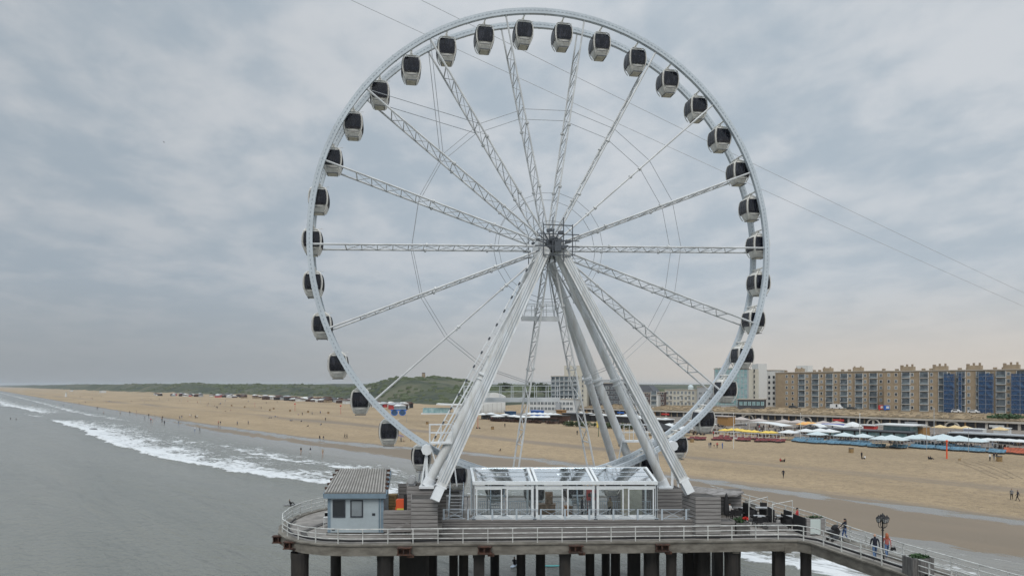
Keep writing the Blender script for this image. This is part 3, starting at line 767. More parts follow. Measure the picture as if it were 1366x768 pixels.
clad_box('plank_wall', 'long grey plank parapet behind the right plank block at the top of the terrace', 'plank wall', 16.7, 21.4, 66.4, 66.7, DZ + .003, 10.35, 8)
mb = MB(); mb.hexa([(15.6, 62.2, 10.3), (20.5, 64.9, 9.9), (21.6, 66.3, 10.0), (16.2, 66.2, 10.6), (15.6, 62.2, 10.42), (20.5, 64.9, 10.02), (21.6, 66.3, 10.12), (16.2, 66.2, 10.72)])
for i in range(12):
    f = i / 12; mb.hexa([(15.6 + .6 * f, 62.2 + 4 * f, 10.425 + .3 * f), (20.5 + 1.1 * f, 64.9 + 1.4 * f, 10.025 + .1 * f), (20.5 + 1.1 * (f + .07), 64.9 + 1.4 * (f + .07), 10.025 + .1 * (f + .07)), (15.6 + .6 * (f + .07), 62.2 + 4 * (f + .07), 10.425 + .3 * (f + .07)),
      (15.6 + .6 * f, 62.2 + 4 * f, 10.46 + .3 * f), (20.5 + 1.1 * f, 64.9 + 1.4 * f, 10.06 + .1 * f), (20.5 + 1.1 * (f + .07), 64.9 + 1.4 * (f + .07), 10.06 + .1 * (f + .07)), (15.6 + .6 * (f + .07), 62.2 + 4 * (f + .07), 10.46 + .3 * (f + .07))])
tag(mb.build('slatted_roof', M['wood']), 'sloping grey slatted shelter roof behind the right plank block', 'roof')
mb = MB(); mb.box(16.4, 19.0, 65.8, 65.95, DZ + .003, 10.0)
for x in (16.5, 17.6, 18.7): mb.box(x, x + .12, 65.68, 65.8, DZ + .003, 10.0)
tag(mb.build('shelter_wall', M['wooddk']), 'dark timber wall under the slatted shelter roof', 'wall')
clad_box('plank_step', 'low plank step at the right of the tall plank block beside the terrace', 'step', 16.5, 17.9, 57.2, 58.6, DZ + .003, 9.1, 4)
clad_box('plank_wall', 'tall dark plank wall at the left behind the motor and the round leg', 'plank wall', -10.2, -8.1, 63.8, 64.1, DZ + .003, 11.2, 10, m='wood')

# the blue-grey cabin
kx0, kx1, ky, kb = -14.8, -10.35, 57.3, DZ + .2
kt = thing('cabin', 'small blue-grey cabin with corrugated roof and two dark windows on the left pier end', 'cabin', ((kx0 + kx1) / 2, ky, DZ))
kY1 = 61.7
mb = MB(); mb.hexa([(kx0, ky, kb), (kx1, ky, kb), (kx1 - .35, kY1, kb), (kx0 - .05, kY1, kb), (kx0, ky, 11.05), (kx1, ky, 11.05), (kx1 - .35, kY1, 12.25), (kx0 - .05, kY1, 12.25)]); mb.build('wall', M['kiosk'], kt)
mb = MB(); mb.box(kx0 - .12, kx1 + .15, ky - .1, ky + .3, DZ + .003, kb - .003); mb.box(kx0, kx1, ky + .3, kY1, DZ + .003, kb - .003); mb.build('plinth', M['wooddk'], kt)
mb = MB(); mb.box(kx0 - .28, kx1 + .27, ky - .32, ky - .12, 10.98, 11.36); mb.beam((kx0 - .28, ky - .22, 11.17), (kx0 - .3, kY1, 12.5), .12, .36); mb.beam((kx1 + .27, ky - .22, 11.17), (kx1 - .15, kY1, 12.5), .12, .36)
mb.build('fascia', M['kioskdk'], kt)
mb = MB(); mb.box(kx0 - .03, kx0 + .2, ky - .03, ky - .002, kb, 10.98); mb.build('corner_trim', M['kioskdk'], kt); mb = MB(); mb.box(kx1 - .2, kx1 + .03, ky - .03, ky - .002, kb, 10.98); mb.tube((kx1 - .32, ky - .07, kb), (kx1 - .32, ky - .07, 11), .045); mb.build('corner_trim', M['kioskdk'], kt)
nrib = 21; mb = MB()
mb.hexa([(kx0 - .26, ky - .3, 11.37), (kx1 + .25, ky - .3, 11.37), (kx1 - .5, kY1 + .1, 12.72), (kx0 - .34, kY1 + .1, 12.72)] + [(kx0 - .26, ky - .3, 11.42), (kx1 + .25, ky - .3, 11.42), (kx1 - .5, kY1 + .1, 12.77), (kx0 - .34, kY1 + .1, 12.77)])
mb.mat(1)
for i in range(nrib):
    f = (i + .5) / nrib; a = Vector((kx0 - .24 + (kx1 - kx0 + .47) * f, ky - .34, 11.45)); b = Vector((kx0 - .32 + (kx1 - kx0 - .2) * f, kY1 + .12, 12.8))
    mb.tube(a, b, .07, n=8)
rf = mb.build('roof', [M['roofgroove'], M['roofsheet']], kt)
mb = MB()
for f in (.12, .3, .5, .7, .9):
    for x in (-.3, kx1 - kx0 + .2 - .55 * f): mb.box(kx0 + x - .1, kx0 + x + .16, ky + 4.3 * f, ky + 4.3 * f + .22, 11.42 + 1.33 * f, 11.6 + 1.33 * f)
mb.build('ballast_block', M['rust'], rf)
for x, m in ((-14.42, 'winglass'), (-13.0, 'wingrey')):
    mb = MB(); x1 = x + 1.02; z0, z1 = 9.42, 10.82
    for a in ((x, x1, z0, z0 + .1), (x, x1, z1 - .1, z1), (x, x + .1, z0 + .1, z1 - .1), (x1 - .1, x1, z0 + .1, z1 - .1)): mb.box(a[0], a[1], ky - .06, ky - .002, a[2], a[3])
    w_ = mb.build('window', M['winframe'], kt); mb = MB(); mb.box(x + .1, x1 - .1, ky - .03, ky - .003, z0 + .1, z1 - .1); mb.build('pane', M[m], w_)
mb = MB(); mb.box(-14.5, -14.25, ky - .03, ky - .002, 8.36, 8.46); mb.box(-11.25, -11.0, ky - .03, ky - .002, 9.55, 9.75); mb.build('vent', M['winframe'], kt)

# glass boarding hall
H = dict(fl=(-3.03, 56.62), fr=(11.48, 56.72), rl=(-3.36, 58.55), rr=(11.05, 58.95)); E0, E1 = 12.28, 13.2
hall = thing('glass_hall', 'long glass boarding hall with white frames and sloping roof under the wheel', 'glass hall', (4.2, 56.7, PZ))
fl, fr_, rl, rr_ = (Vector((*H[k], 0)) for k in ('fl', 'fr', 'rl', 'rr'))
mb = MB()
for i in range(4):
    f = i / 3; a = fl.lerp(fr_, f); b = rl.lerp(rr_, f)
    for o in ((-.17, .17) if 0 < i < 3 else (0,)):
        dx = Vector((o, 0, 0)); mb.beam(a + dx + ez * PZ, a + dx + ez * (E0 + .1), .17, .2, up=(0, 1, 0)); mb.beam(a + dx + ez * E0, b + dx + ez * E1, .2, .2)
        mb.beam(b + dx + ez * PZ, b + dx + ez * E1, .14, .14, up=(0, 1, 0))
mb.beam(fl + ez * E0 - Vector((.1, .05, 0)), fr_ + ez * E0 + Vector((.1, -.05, 0)), .28, .26); mb.beam(rl + ez * E1, rr_ + ez * E1, .16, .16)
mb.beam(fl + ez * (E0 - .36), fr_ + ez * (E0 - .36), .1, .2)
mb.beam(fl + ez * (PZ + .12), fr_ + ez * (PZ + .12), .1, .24)
for z in (E0 - .1,): mb.beam(fl + ez * z, rl + ez * (z + .3), .1, .12)
mb.build('frame', M['hallframe'], hall)
for i in range(4): mb = MB(); a = fl.lerp(fr_, i / 3); mb.beam(a + ez * PZ + Vector((0, -.14, 0)), a + ez * (E0 - .2) + Vector((0, -.14, 0)), .08, .07, up=(0, 1, 0)); mb.box(a.x - .14, a.x + .14, a.y - .25, a.y + .1, PZ, PZ + .08); mb.build('drainpipe', M['dark'], hall)
for i in range(3):
    for j in range(2):
        a = fl.lerp(fr_, (i + j / 2) / 3 + .012); b = fl.lerp(fr_, (i + (j + 1) / 2) / 3 - .012)
        z0, z1 = PZ + .24, E0 - .44; mb = MB(); w = .1
        for p, q in ((a, b),):
            mb.beam(p + ez * (z1 - w / 2), q + ez * (z1 - w / 2), .08, w); mb.beam(p + ez * (z0 + .06), q + ez * (z0 + .06), .08, .12)
            mb.beam(p + ez * (z0 + .12) + Vector((.05, 0, 0)), p + ez * (z1 - w) + Vector((.05, 0, 0)), .1, .08, up=(0, 1, 0)); mb.beam(q + ez * (z0 + .12) - Vector((.05, 0, 0)), q + ez * (z1 - w) - Vector((.05, 0, 0)), .1, .08, up=(0, 1, 0))
        d_ = mb.build('glass_door', M['hallframe'], hall)
        mb = MB(); mb.box(a.x + .1, b.x - .1, a.y - .01, a.y + .01, z0 + .12, z1 - w); mb.build('pane', M['pane'], d_)
    a = fl.lerp(fr_, i / 3) + Vector((.3, .2, 0)); b = fl.lerp(fr_, (i + 1) / 3) + Vector((-.3, .2, 0)); c = rl.lerp(rr_, (i + 1) / 3) + Vector((-.3, -.1, 0)); d = rl.lerp(rr_, i / 3) + Vector((.3, -.1, 0))
    mb = MB(); z0, z1 = E0 + .1, E1 + .02
    mb.hexa([(a.x, a.y, z0), (b.x, b.y, z0), (c.x, c.y, z1), (d.x, d.y, z1), (a.x, a.y, z0 + .02), (b.x, b.y, z0 + .02), (c.x, c.y, z1 + .02), (d.x, d.y, z1 + .02)])
    rp_ = mb.build('roof_panel', M['roofpane'], hall)
    mb = MB()
    for f in (.33, .66): mb.beam(a.lerp(d, f) + ez * (z0 + (z1 - z0) * f + .03), b.lerp(c, f) + ez * (z0 + (z1 - z0) * f + .03), .05)
    mb.build('glazing_bar', M['fence'], rp_)
mb = MB(); mb.hexa([(fl.x, fl.y + .2, PZ + .2), (fl.x + .02, fl.y + .2, PZ + .2), (rl.x + .02, rl.y - .1, PZ + .2), (rl.x, rl.y - .1, PZ + .2), (fl.x, fl.y + .2, E0 - .1), (fl.x + .02, fl.y + .2, E0 - .1), (rl.x + .02, rl.y - .1, E1 - .1), (rl.x, rl.y - .1, E1 - .1)])
mb.build('side_pane', M['pane'], hall)
# low fence with crossed panels along the stage edge
fn = thing('panel_fence', 'low blue-grey fence of crossed panels along the front of the glass hall', 'fence', (-5.3, 56.45, PZ))
x = -5.4
while x < 13.9:
    x1 = min(x + 1.72, 14.1); mb = MB(); y = 56.43
    mb.beam((x, y, PZ + .82), (x1, y, PZ + .82), .05); mb.beam((x, y, PZ + .1), (x1, y, PZ + .1), .04)
    mb.tube((x + .15, y, PZ + .12), (x1 - .15, y, PZ + .80), .014, n=4); mb.tube((x + .15, y, PZ + .80), (x1 - .15, y, PZ + .12), .014, n=4)
    n = 8
    for i in range(n):
        a0, a1 = math.pi * i / n, math.pi * (i + 1) / n; c = (x + x1) / 2
        mb.tube((c - .5 * math.cos(a0), y, PZ + .12 + .2 * math.sin(a0)), (c - .5 * math.cos(a1), y, PZ + .12 + .2 * math.sin(a1)), .014, n=4)
    mb.build('panel', M['fence'], fn)
    mb = MB(); mb.box(x - .07, x + .07, y - .04, y + .04, PZ, PZ + .86); mb.build('post', M['fence'], fn); x = x1 + .2
# stairs up to the cabins, three flights
def stairs(x, y, label, z0=PZ, h=1.55):
    t = thing('boarding_stair', label, 'stair', (x, y, z0 - .001)); mb = MB(); n = 7
    for i in range(n): mb.box(x - .5, x + .5, y + i * .24, y + i * .24 + .26, z0 + (i + 1) * h / n - .04, z0 + (i + 1) * h / n)
    mb.build('tread', M['steel'], t)
    for s_ in (-.55, .55):
        mb = MB(); mb.beam((x + s_, y, z0 + .1), (x + s_, y + 7 * .24, z0 + h), .05, .22); mb.tube((x + s_, y, z0 + .01), (x + s_, y, z0 + 1.0), .03); mb.tube((x + s_, y + 1.68, z0 + h), (x + s_, y + 1.68, z0 + h + 1.1), .03); mb.tube((x + s_, y, z0 + 1.0), (x + s_, y + 1.68, z0 + h + 1.0), .03)
        mb.tube((x + s_, y, z0 + .55), (x + s_, y + 1.68, z0 + h + .55), .02); mb.build('side_rail', M['fence'], t)
    mb = MB(); mb.box(x - .9, x + .9, y + 1.7, y + 2.3, z0 + h - .12, z0 + h - .02)
    for k in (-.85, .85): mb.box(x + k - .04, x + k + .04, y + 1.95, y + 2.05, DZ + .003, z0 + h - .12)
    mb.build('landing', M['steel'], t)
stairs(-4.55, 57.2, 'open steel boarding stair outside the left end of the glass hall')
stairs(-1.2, 57.2, 'steel boarding stair inside the left bay of the glass hall')
stairs(5.9, 57.2, 'steel boarding stair inside the glass hall behind the man in navy')
mb = MB()
for x in [i * .18 for i in range(80)]: mb.tube((-2.8 + x, 58.75, PZ), (-2.8 + x, 58.75, PZ + 1.1), .015, n=4)
mb.beam((-2.8, 58.75, PZ + 1.1), (11.4, 58.75, PZ + 1.1), .04)
tag(mb.build('barrier', M['fence']), 'steel bar barrier along the back of the glass hall', 'barrier')
mb = MB(); mb.box(2.0, 3.5, 57.4, 58.1, PZ, PZ + 1.0); mb.box(1.95, 3.55, 57.35, 58.15, PZ + 1.0, PZ + 1.06); mb.box(2.7, 3.3, 57.7, 58.1, PZ + 1.06, PZ + 2.0); mb.box(2.9, 3.25, 57.5, 57.8, PZ + 1.06, PZ + 1.7)
tag(mb.build('ticket_counter', M['brownbox']), 'brown counter stacked with boxes inside the glass hall', 'counter')
mb = MB(); mb.box(6.1, 7.0, 58.2, 58.5, PZ + 1.25, PZ + 2.1); mb.tube((6.2, 58.35, PZ), (6.2, 58.35, PZ + 1.3), .03); mb.tube((6.9, 58.35, PZ), (6.9, 58.35, PZ + 1.3), .03); mb.mat(1); mb.box(6.2, 6.9, 58.19, 58.199, PZ + 1.55, PZ + 1.85)
tag(mb.build('red_sign', [M['red'], M['rust']]), 'red sign board on two posts inside the glass hall', 'sign')
mb = MB(); mb.box(8.9, 10.6, 58.1, 58.5, PZ, PZ + 2.3); mb.box(8.85, 10.65, 58.05, 58.55, PZ + 2.3, PZ + 2.36)
tag(mb.build('tall_cupboard', M['under']), 'tall cream cupboard inside the right end of the glass hall', 'cupboard')
for x, s_ in ((4.55, 1), (9.4, -1)):                        # ticket desk and bench
    mb = MB(); mb.box(x - .3, x + .3, 57.3, 57.7, PZ, PZ + .9); mb.box(x - .36, x + .36, 57.25, 57.75, PZ + .9, PZ + .95); mb.mat(1); mb.hexa([(x + .1, 57.4, PZ + .95), (x + .3, 57.4, PZ + .95), (x + .35, 57.42, PZ + .95), (x + .15, 57.42, PZ + .95), (x - .05, 57.5, PZ + 1.5), (x + .15, 57.5, PZ + 1.5), (x + .2, 57.52, PZ + 1.5), (x, 57.52, PZ + 1.5)])
    if s_ > 0: tag(mb.build('desk', [M['brownbox'], M['paper']]), 'small brown desk with a white screen left of the man in navy', 'desk')
# things standing round the cabin and the left blocks
mb = MB(); mb.box(-9.55, -8.75, 58.6, 59.3, DZ + 1.2, DZ + 2.6); mb.hexa([(-9.75, 58.4, DZ + 1.2), (-8.75, 58.4, DZ + 1.2), (-8.75, 58.6, DZ + 1.2), (-9.75, 58.6, DZ + 1.2), (-9.4, 58.5, DZ + 2.7), (-8.75, 58.5, DZ + 2.7), (-8.75, 58.6, DZ + 2.7), (-9.4, 58.6, DZ + 2.7)]); mb.mat(1); mb.box(-9.45, -8.78, 58.37, 58.395, DZ + 1.65, DZ + 1.95)
mb.mat(2); mb.box(-9.75, -8.7, 58.4, 59.4, DZ + .003, DZ + 1.198)
tag(mb.build('lifebuoy_box', [M['orange'], M['yellow'], M['wooddk']]), 'orange rescue box with a yellow stripe on a dark base beside the left plank block', 'rescue box')
mb = MB(); mb.box(-8.78, -8.56, 57.75, 57.95, DZ + .003, 11.2); tag(mb.build('dark_post', M['black']), 'black post at the left of the plank block behind the cabin', 'post')
for (x, y, w, h, l) in ((-11.3, 62.8, 1.1, 1.5, 'brown slatted crate behind the cabin, left of the plank wall'), (-9.9, 62.6, .9, 1.15, 'smaller dark crate next to the brown slatted crate behind the cabin')):
    mb = MB()
    for i in range(6): mb.box(x, x + w, y, y + .9, DZ + .9 + i * h / 6, DZ + .9 + (i + .85) * h / 6)
    for a in (0, w - .08): mb.box(x + a, x + a + .08, y - .03, y - .002, DZ + .9, DZ + .9 + h)
    mb.box(x - .05, x + w + .05, y - .05, y + .95, DZ + .003, DZ + .88)
    tag(mb.build('crate', M['binw'] if w > 1 else M['wooddk']), l, 'crate')
mb = MB(); mb.tube((-8.2, 57.95, 12.3), (-8.25, 59.4, 12.3), .26, n=14); mb.mat(1); mb.tube((-8.19, 57.85, 12.3), (-8.2, 57.95, 12.3), .3, n=14); mb.tube((-8.21, 58.3, 12.3), (-8.23, 58.7, 12.3), .31, n=14); mb.box(-8.48, -7.9, 58.0, 59.2, 11.86, 12.1)
tag(mb.build('drive_motor', [M['white'], M['steel']]), 'white cylindrical motor lying on the left plank block behind the round leg', 'motor')
for (x, y, z) in ((-15.6, 60.3, DZ), (-15.5, 61.2, DZ)):
    mb = MB()
    for k in range(5): mb.box(x - .32, x + .32, y - .28, y + .28, z + .45 + k * .1, z + .5 + k * .1); mb.box(x - .32, x + .32, y + .24, y + .30, z + .5 + k * .1, z + .9 + k * .1)
    for a in (-.28, .28):
        for b in (-.24, .24): mb.tube((x + a, y + b, z), (x + a, y + b, z + .46), .025, n=5)
    tag(mb.build('stacked_chairs', M['plastic']), 'stack of white plastic chairs %s left of the blue-grey cabin' % ('nearer the railing,' if y < 61 else 'further back,'), 'chairs')
mb = MB(); mb.prism([(-17.3, 58.2), (-16.6, 56.4), (-16.2, 56.6), (-16.9, 58.4), (-15.8, 63.5), (-16.3, 63.7)], DZ + .003, DZ + .06)
tag(mb.build('drain_cover', M['wooddk']), 'dark strip let into the deck left of the cabin', 'drain')
mb = MB(); mb.beam((-9.95, 55.6, DZ + .4), (-8.1, 55.8, DZ + 1.25), .12); mb.beam((-9.95, 55.75, DZ + .04), (-8.1, 55.9, DZ + .04), .1)
tag(mb.build('timber_prop', M['wood']), 'slanting grey timber prop under the low plank wall beside the cabin', 'prop')

# ------------------------------------------------------------------ terrace
def D(px, py): return W(px, py, DZ)
def chair_parts(t, seat='wicker'):
    mb = MB(); mb.box(-.26, .26, -.26, .26, .40, .47); mb.build('seat', M[seat], t)
    mb = MB(); mb.hexa([(-.26, .2, .47), (.26, .2, .47), (.26, .26, .47), (-.26, .26, .47), (-.25, .27, .9), (.25, .27, .9), (.25, .32, .9), (-.25, .32, .9)]); mb.build('backrest', M[seat], t)
    for a in (-.23, .23):
        for b in (-.22, .22): mb = MB(); mb.beam((a, b, 0), (a, b, .41), .04); mb.build('leg', M['black'], t)
ch0 = None
TABS = [(984, 687, 'back'), (1013, 699, 'middle'), (1019, 687, 'wide'), (1048, 699, 'front')]
for k, (px, py, nm) in enumerate(TABS):
    p = D(px, py); t = thing('terrace_table', {'back': 'small grey table nearest the closed black parasol on the terrace', 'middle': 'small grey table with chairs between the first and second dark screens', 'wide': 'grey table beside the black bench between two dark screens', 'front': 'grey table closest to the pale sign board on the terrace'}[nm], 'table', p, -.2, 'terrace tables')
    w = 1.5 if k > 1 else .9
    mb = MB(); mb.box(-w / 2, w / 2, -.4, .4, .71, .75); mb.build('tabletop', M['steel'], t)
    for a in (-1, 1):
        for b in (-1, 1): mb = MB(); mb.beam((a * (w / 2 - .06), b * .34, 0), (a * (w / 2 - .06), b * .34, .71), .045); mb.build('leg', M['steel'], t)
CHP = [(976, 692, .2), (984, 693, .1), (991, 690, -1.2), (972, 688, 1.5), (1004, 701, .6), (1012, 703, .1), (1021, 702, -.5), (1028, 701, -1.2), (1003, 694, 2.6), (1038, 698, 1.3), (1050, 706, .1)]
for i, (px, py, a) in enumerate(CHP):
    lab = ('black wicker chair at the table nearest the closed black parasol' if i < 4 else 'black wicker chair round the tables between the dark screens')
    if ch0 is None: ch0 = thing('terrace_chair', lab, 'chair', D(px, py), a + math.pi, 'terrace chairs'); chair_parts(ch0); reg(ch0)
    else: dup(ch0, D(px, py), a + math.pi, lab)
for k, (x0, y0, x1, y1, h, lab) in enumerate(((991, 689, 999, 692, 1.35, 'first dark wind screen on the terrace, beside the closed parasol'), (1024, 698, 1033, 703, 1.5, 'second dark wind screen on the terrace, between the two grey tables'), (1058, 708, 1074, 714, 1.45, 'dark wind screen next to the pale sign board'), (1000, 689, 1010, 695, .95, 'low slanted dark screen behind the middle table'), (1042, 699, 1055, 704, .95, 'low dark screen behind the front table'))):
    a, b = D(x0, y0), D(x1, y1); mb = MB(); mb.beam(a + ez * h * .52, b + ez * (h * .5), .05, h * .96); t = tag(mb.build('wind_screen', M['black']), lab, 'wind screen', 'terrace wind screens')
for k, (a, b, lab) in enumerate((((999, 698), (1024, 690), 'white goal-shaped frame rising from the first dark screen'), ((1030.5, 702), (1057, 696), 'white goal-shaped frame rising from the second dark screen'))):
    p, q = D(*a), D(*b); mb = MB(); mb.tube(p, p + ez * 1.9, .04); mb.tube(q, q + ez * 1.9, .035); mb.tube(p + ez * 1.9, q + ez * 1.9, .035); tag(mb.build('screen_frame', M['rail']), lab, 'frame')
for k, (a, b, lab) in enumerate((((1014, 685), (1023, 686), 'black wicker bench at the railing behind the grey table'), ((1046, 696), (1056, 699), 'black wicker bench at the railing nearest the pale sign board'))):
    p, q = D(*a), D(*b); t = thing('wicker_bench', lab, 'bench', p); mb = MB(); mb.beam(p + ez * .4, q + ez * .4, .6, .16); mb.build('seat', M['wicker'], t); mb = MB(); mb.beam(p + ez * .75 + Vector((.1, .3, 0)), q + ez * .75 + Vector((.1, .3, 0)), .1, .6); mb.build('backrest', M['wicker'], t); mb = MB(); mb.beam(p + ez * .16, q + ez * .16, .5, .32); mb.build('base', M['black'], t)
p = D(969, 694); t = thing('closed_parasol', 'tall closed black parasol beside the right plank block', 'parasol', p)
mb = MB(); mb.tube(p, p + ez * 2.4, .03); mb.box(p.x - .3, p.x + .3, p.y - .3, p.y + .3, DZ, DZ + .08); mb.build('pole', M['black'], t); mb = MB(); mb.loft([[(p.x + r * math.cos(a_ * math.pi / 4) * (1 + .2 * (a_ % 2)), p.y + r * math.sin(a_ * math.pi / 4) * (1 + .2 * (a_ % 2)), p.z + z) for a_ in range(8)] for z, r in ((.5, .2), (.9, .26), (1.6, .2), (2.2, .12), (2.45, .03))]); mb.build('folded_canopy', M['black'], t)
p = D(991, 713.5); t = thing('flower_planter', 'square timber planter with green leaves and bright red flowers on the terrace', 'planter', p)
mb = MB(); q = [(p.x - .55, p.y - .1), (p.x + .55, p.y - .1), (p.x + .55, p.y + .9), (p.x - .55, p.y + .9)]
for i in range(4): planks(mb, q[i], q[(i + 1) % 4], DZ + .003, DZ + 1.0, 5)
mb.prism(inset(q, .06), DZ + .003, DZ + .95); mb.build('box', M['woodgrey'], t)
def leaves(mb, c, r, n, sz=.12):
    for _ in range(n):
        v = Vector((random.gauss(0, 1), random.gauss(0, 1), random.gauss(0, 1))).normalized() * (random.random() ** .4); v = Vector((v.x * r[0], v.y * r[1], v.z * r[2])) + Vector(c)
        a = Vector((random.uniform(-1, 1), random.uniform(-1, 1), random.uniform(-1, 1))).normalized(); b = a.cross(Vector((random.uniform(-1, 1), random.uniform(-1, 1), 1))).normalized(); s_ = sz * random.uniform(.6, 1.4)
        mb.add([v - a * s_, v + b * s_ * .5, v + a * s_, v - b * s_ * .5], [(0, 1, 2, 3)])
mb = MB(); leaves(mb, (p.x - .1, p.y + .4, DZ + 1.15), (.5, .4, .25), 160); mb.build('foliage', M['green'], t)
mb = MB(); leaves(mb, (p.x + .28, p.y + .2, DZ + 1.32), (.24, .2, .13), 60, .10); mb.build('flowers', M['redfl'], t)
a, b = D(1025, 708.5), D(1049, 708); t = clad_box('low_platform', 'low grey plank platform in the middle of the terrace floor', 'platform', a.x, b.x, a.y, a.y + 1.7, DZ + .003, DZ + .42, 3)
p = D(1088, 714); t = thing('sign_board', 'pale blank notice board between two timber pillars beside the walkway', 'notice board', p)
X0, X1 = (1076 - 683) * p.y / F, (1100.5 - 683) * p.y / F
for a, b in ((X0, X0 + .3), (X1 - .32, X1)):
    mb = MB(); mb.box(a, b, p.y, p.y + .55, DZ + .003, DZ + 1.38); mb.build('pillar', M['wood'], t)
mb = MB(); mb.box(X0 + .3, X1 - .32, p.y + .05, p.y + .1, DZ + .12, DZ + 1.3); mb.build('board', M['board'], t); mb = MB(); mb.box(X0 + .3, X1 - .32, p.y + .1, p.y + .5, DZ + .1, DZ + 1.34); mb.build('back_box', M['wood'], t); mb = MB(); leaves(mb, ((X0 + X1) / 2, p.y + .35, DZ + 1.42), (.75, .2, .1), 120, .09); mb.build('foliage', M['green'], t)
# walkway furniture
def planter_big(px, py, lab):
    p = D(px, py); w = 30 * p.y / F / 2; t = thing('timber_planter', lab, 'planter', p); mb = MB(); q = [(p.x - w, p.y), (p.x + w, p.y + .15), (p.x + w - .1, p.y + 1.2), (p.x - w - .1, p.y + 1.05)]
    for i in range(4):
        a, b = Vector((*q[i], 0)), Vector((*q[(i + 1) % 4], 0)); n = 9
        for k in range(n):
            u, v = a.lerp(b, k / n), a.lerp(b, (k + .9) / n); dd = (b - a).normalized(); nn = Vector((-dd.y, dd.x, 0)) * .05
            mb.hexa([(*u.xy, DZ + .003), (*v.xy, DZ + .003), (*(v + nn).xy, DZ + .003), (*(u + nn).xy, DZ + .003), (*u.xy, DZ + 1.25), (*v.xy, DZ + 1.25), (*(v + nn).xy, DZ + 1.25), (*(u + nn).xy, DZ + 1.25)])
    mb.prism(inset(q, .055), DZ + .003, DZ + 1.15); mb.build('box', M['woodgrey'], t); mb = MB(); leaves(mb, (p.x, p.y + .55, DZ + 1.28), (w * .85, .5, .14), 260, .1); mb.build('foliage', M['green'], t)
planter_big(1233, 772, 'big grey timber planter with low green plants at the near end of the walkway')
p = D(1177.5, 748); t = thing('street_lamp', 'black lamp post with a cluster of old-style lanterns on the walkway', 'street lamp', p)
mb = MB(); mb.tube(p, p + ez * .5, .13, .1, n=10); mb.tube(p + ez * .5, p + ez * 2.55, .05, n=8); mb.tube(p + ez * .5, p + ez * .56, .14, n=10); mb.tube(p + ez * 2.1, p + ez * 2.16, .09, n=8); mb.ell(p + ez * 2.6, .07, .07, .1); mb.tube(p + ez * 2.6, p + ez * 2.78, .03); mb.build('post', M['black'], t)
for k, (dx, dy, dz) in enumerate(((0, 0, .14), (-.29, .0, 0), (.29, 0, 0), (0, .29, 0), (0, -.29, 0))):
    c = p + Vector((dx, dy, 2.62 + dz)); mb = MB()
    if k: mb.path([p + ez * 2.3, p + Vector((dx * .55, dy * .55, 2.28)), p + Vector((dx, dy, 2.42)), c], .022, n=5)
    mb.loft([[(c.x + r * math.cos(a_ * math.pi / 3), c.y + r * math.sin(a_ * math.pi / 3), c.z + z) for a_ in range(6)] for z, r in ((.32, .19), (.40, .13), (.46, .05), (.54, .02))]); mb.tube(c, c + ez * .05, .06, .1, n=6)
    for a_ in range(6): ca, sa = math.cos(a_ * math.pi / 3), math.sin(a_ * math.pi / 3); mb.tube(c + Vector((.1 * ca, .1 * sa, .05)), c + Vector((.175 * ca, .175 * sa, .32)), .016, n=4)
    L = mb.build('lantern', M['black'], t); mb = MB(); mb.loft([[(c.x + r * math.cos(a_ * math.pi / 3), c.y + r * math.sin(a_ * math.pi / 3), c.z + z) for a_ in range(6)] for z, r in ((.05, .085), (.32, .16))]); mb.build('glass', M['lampglass'], L)
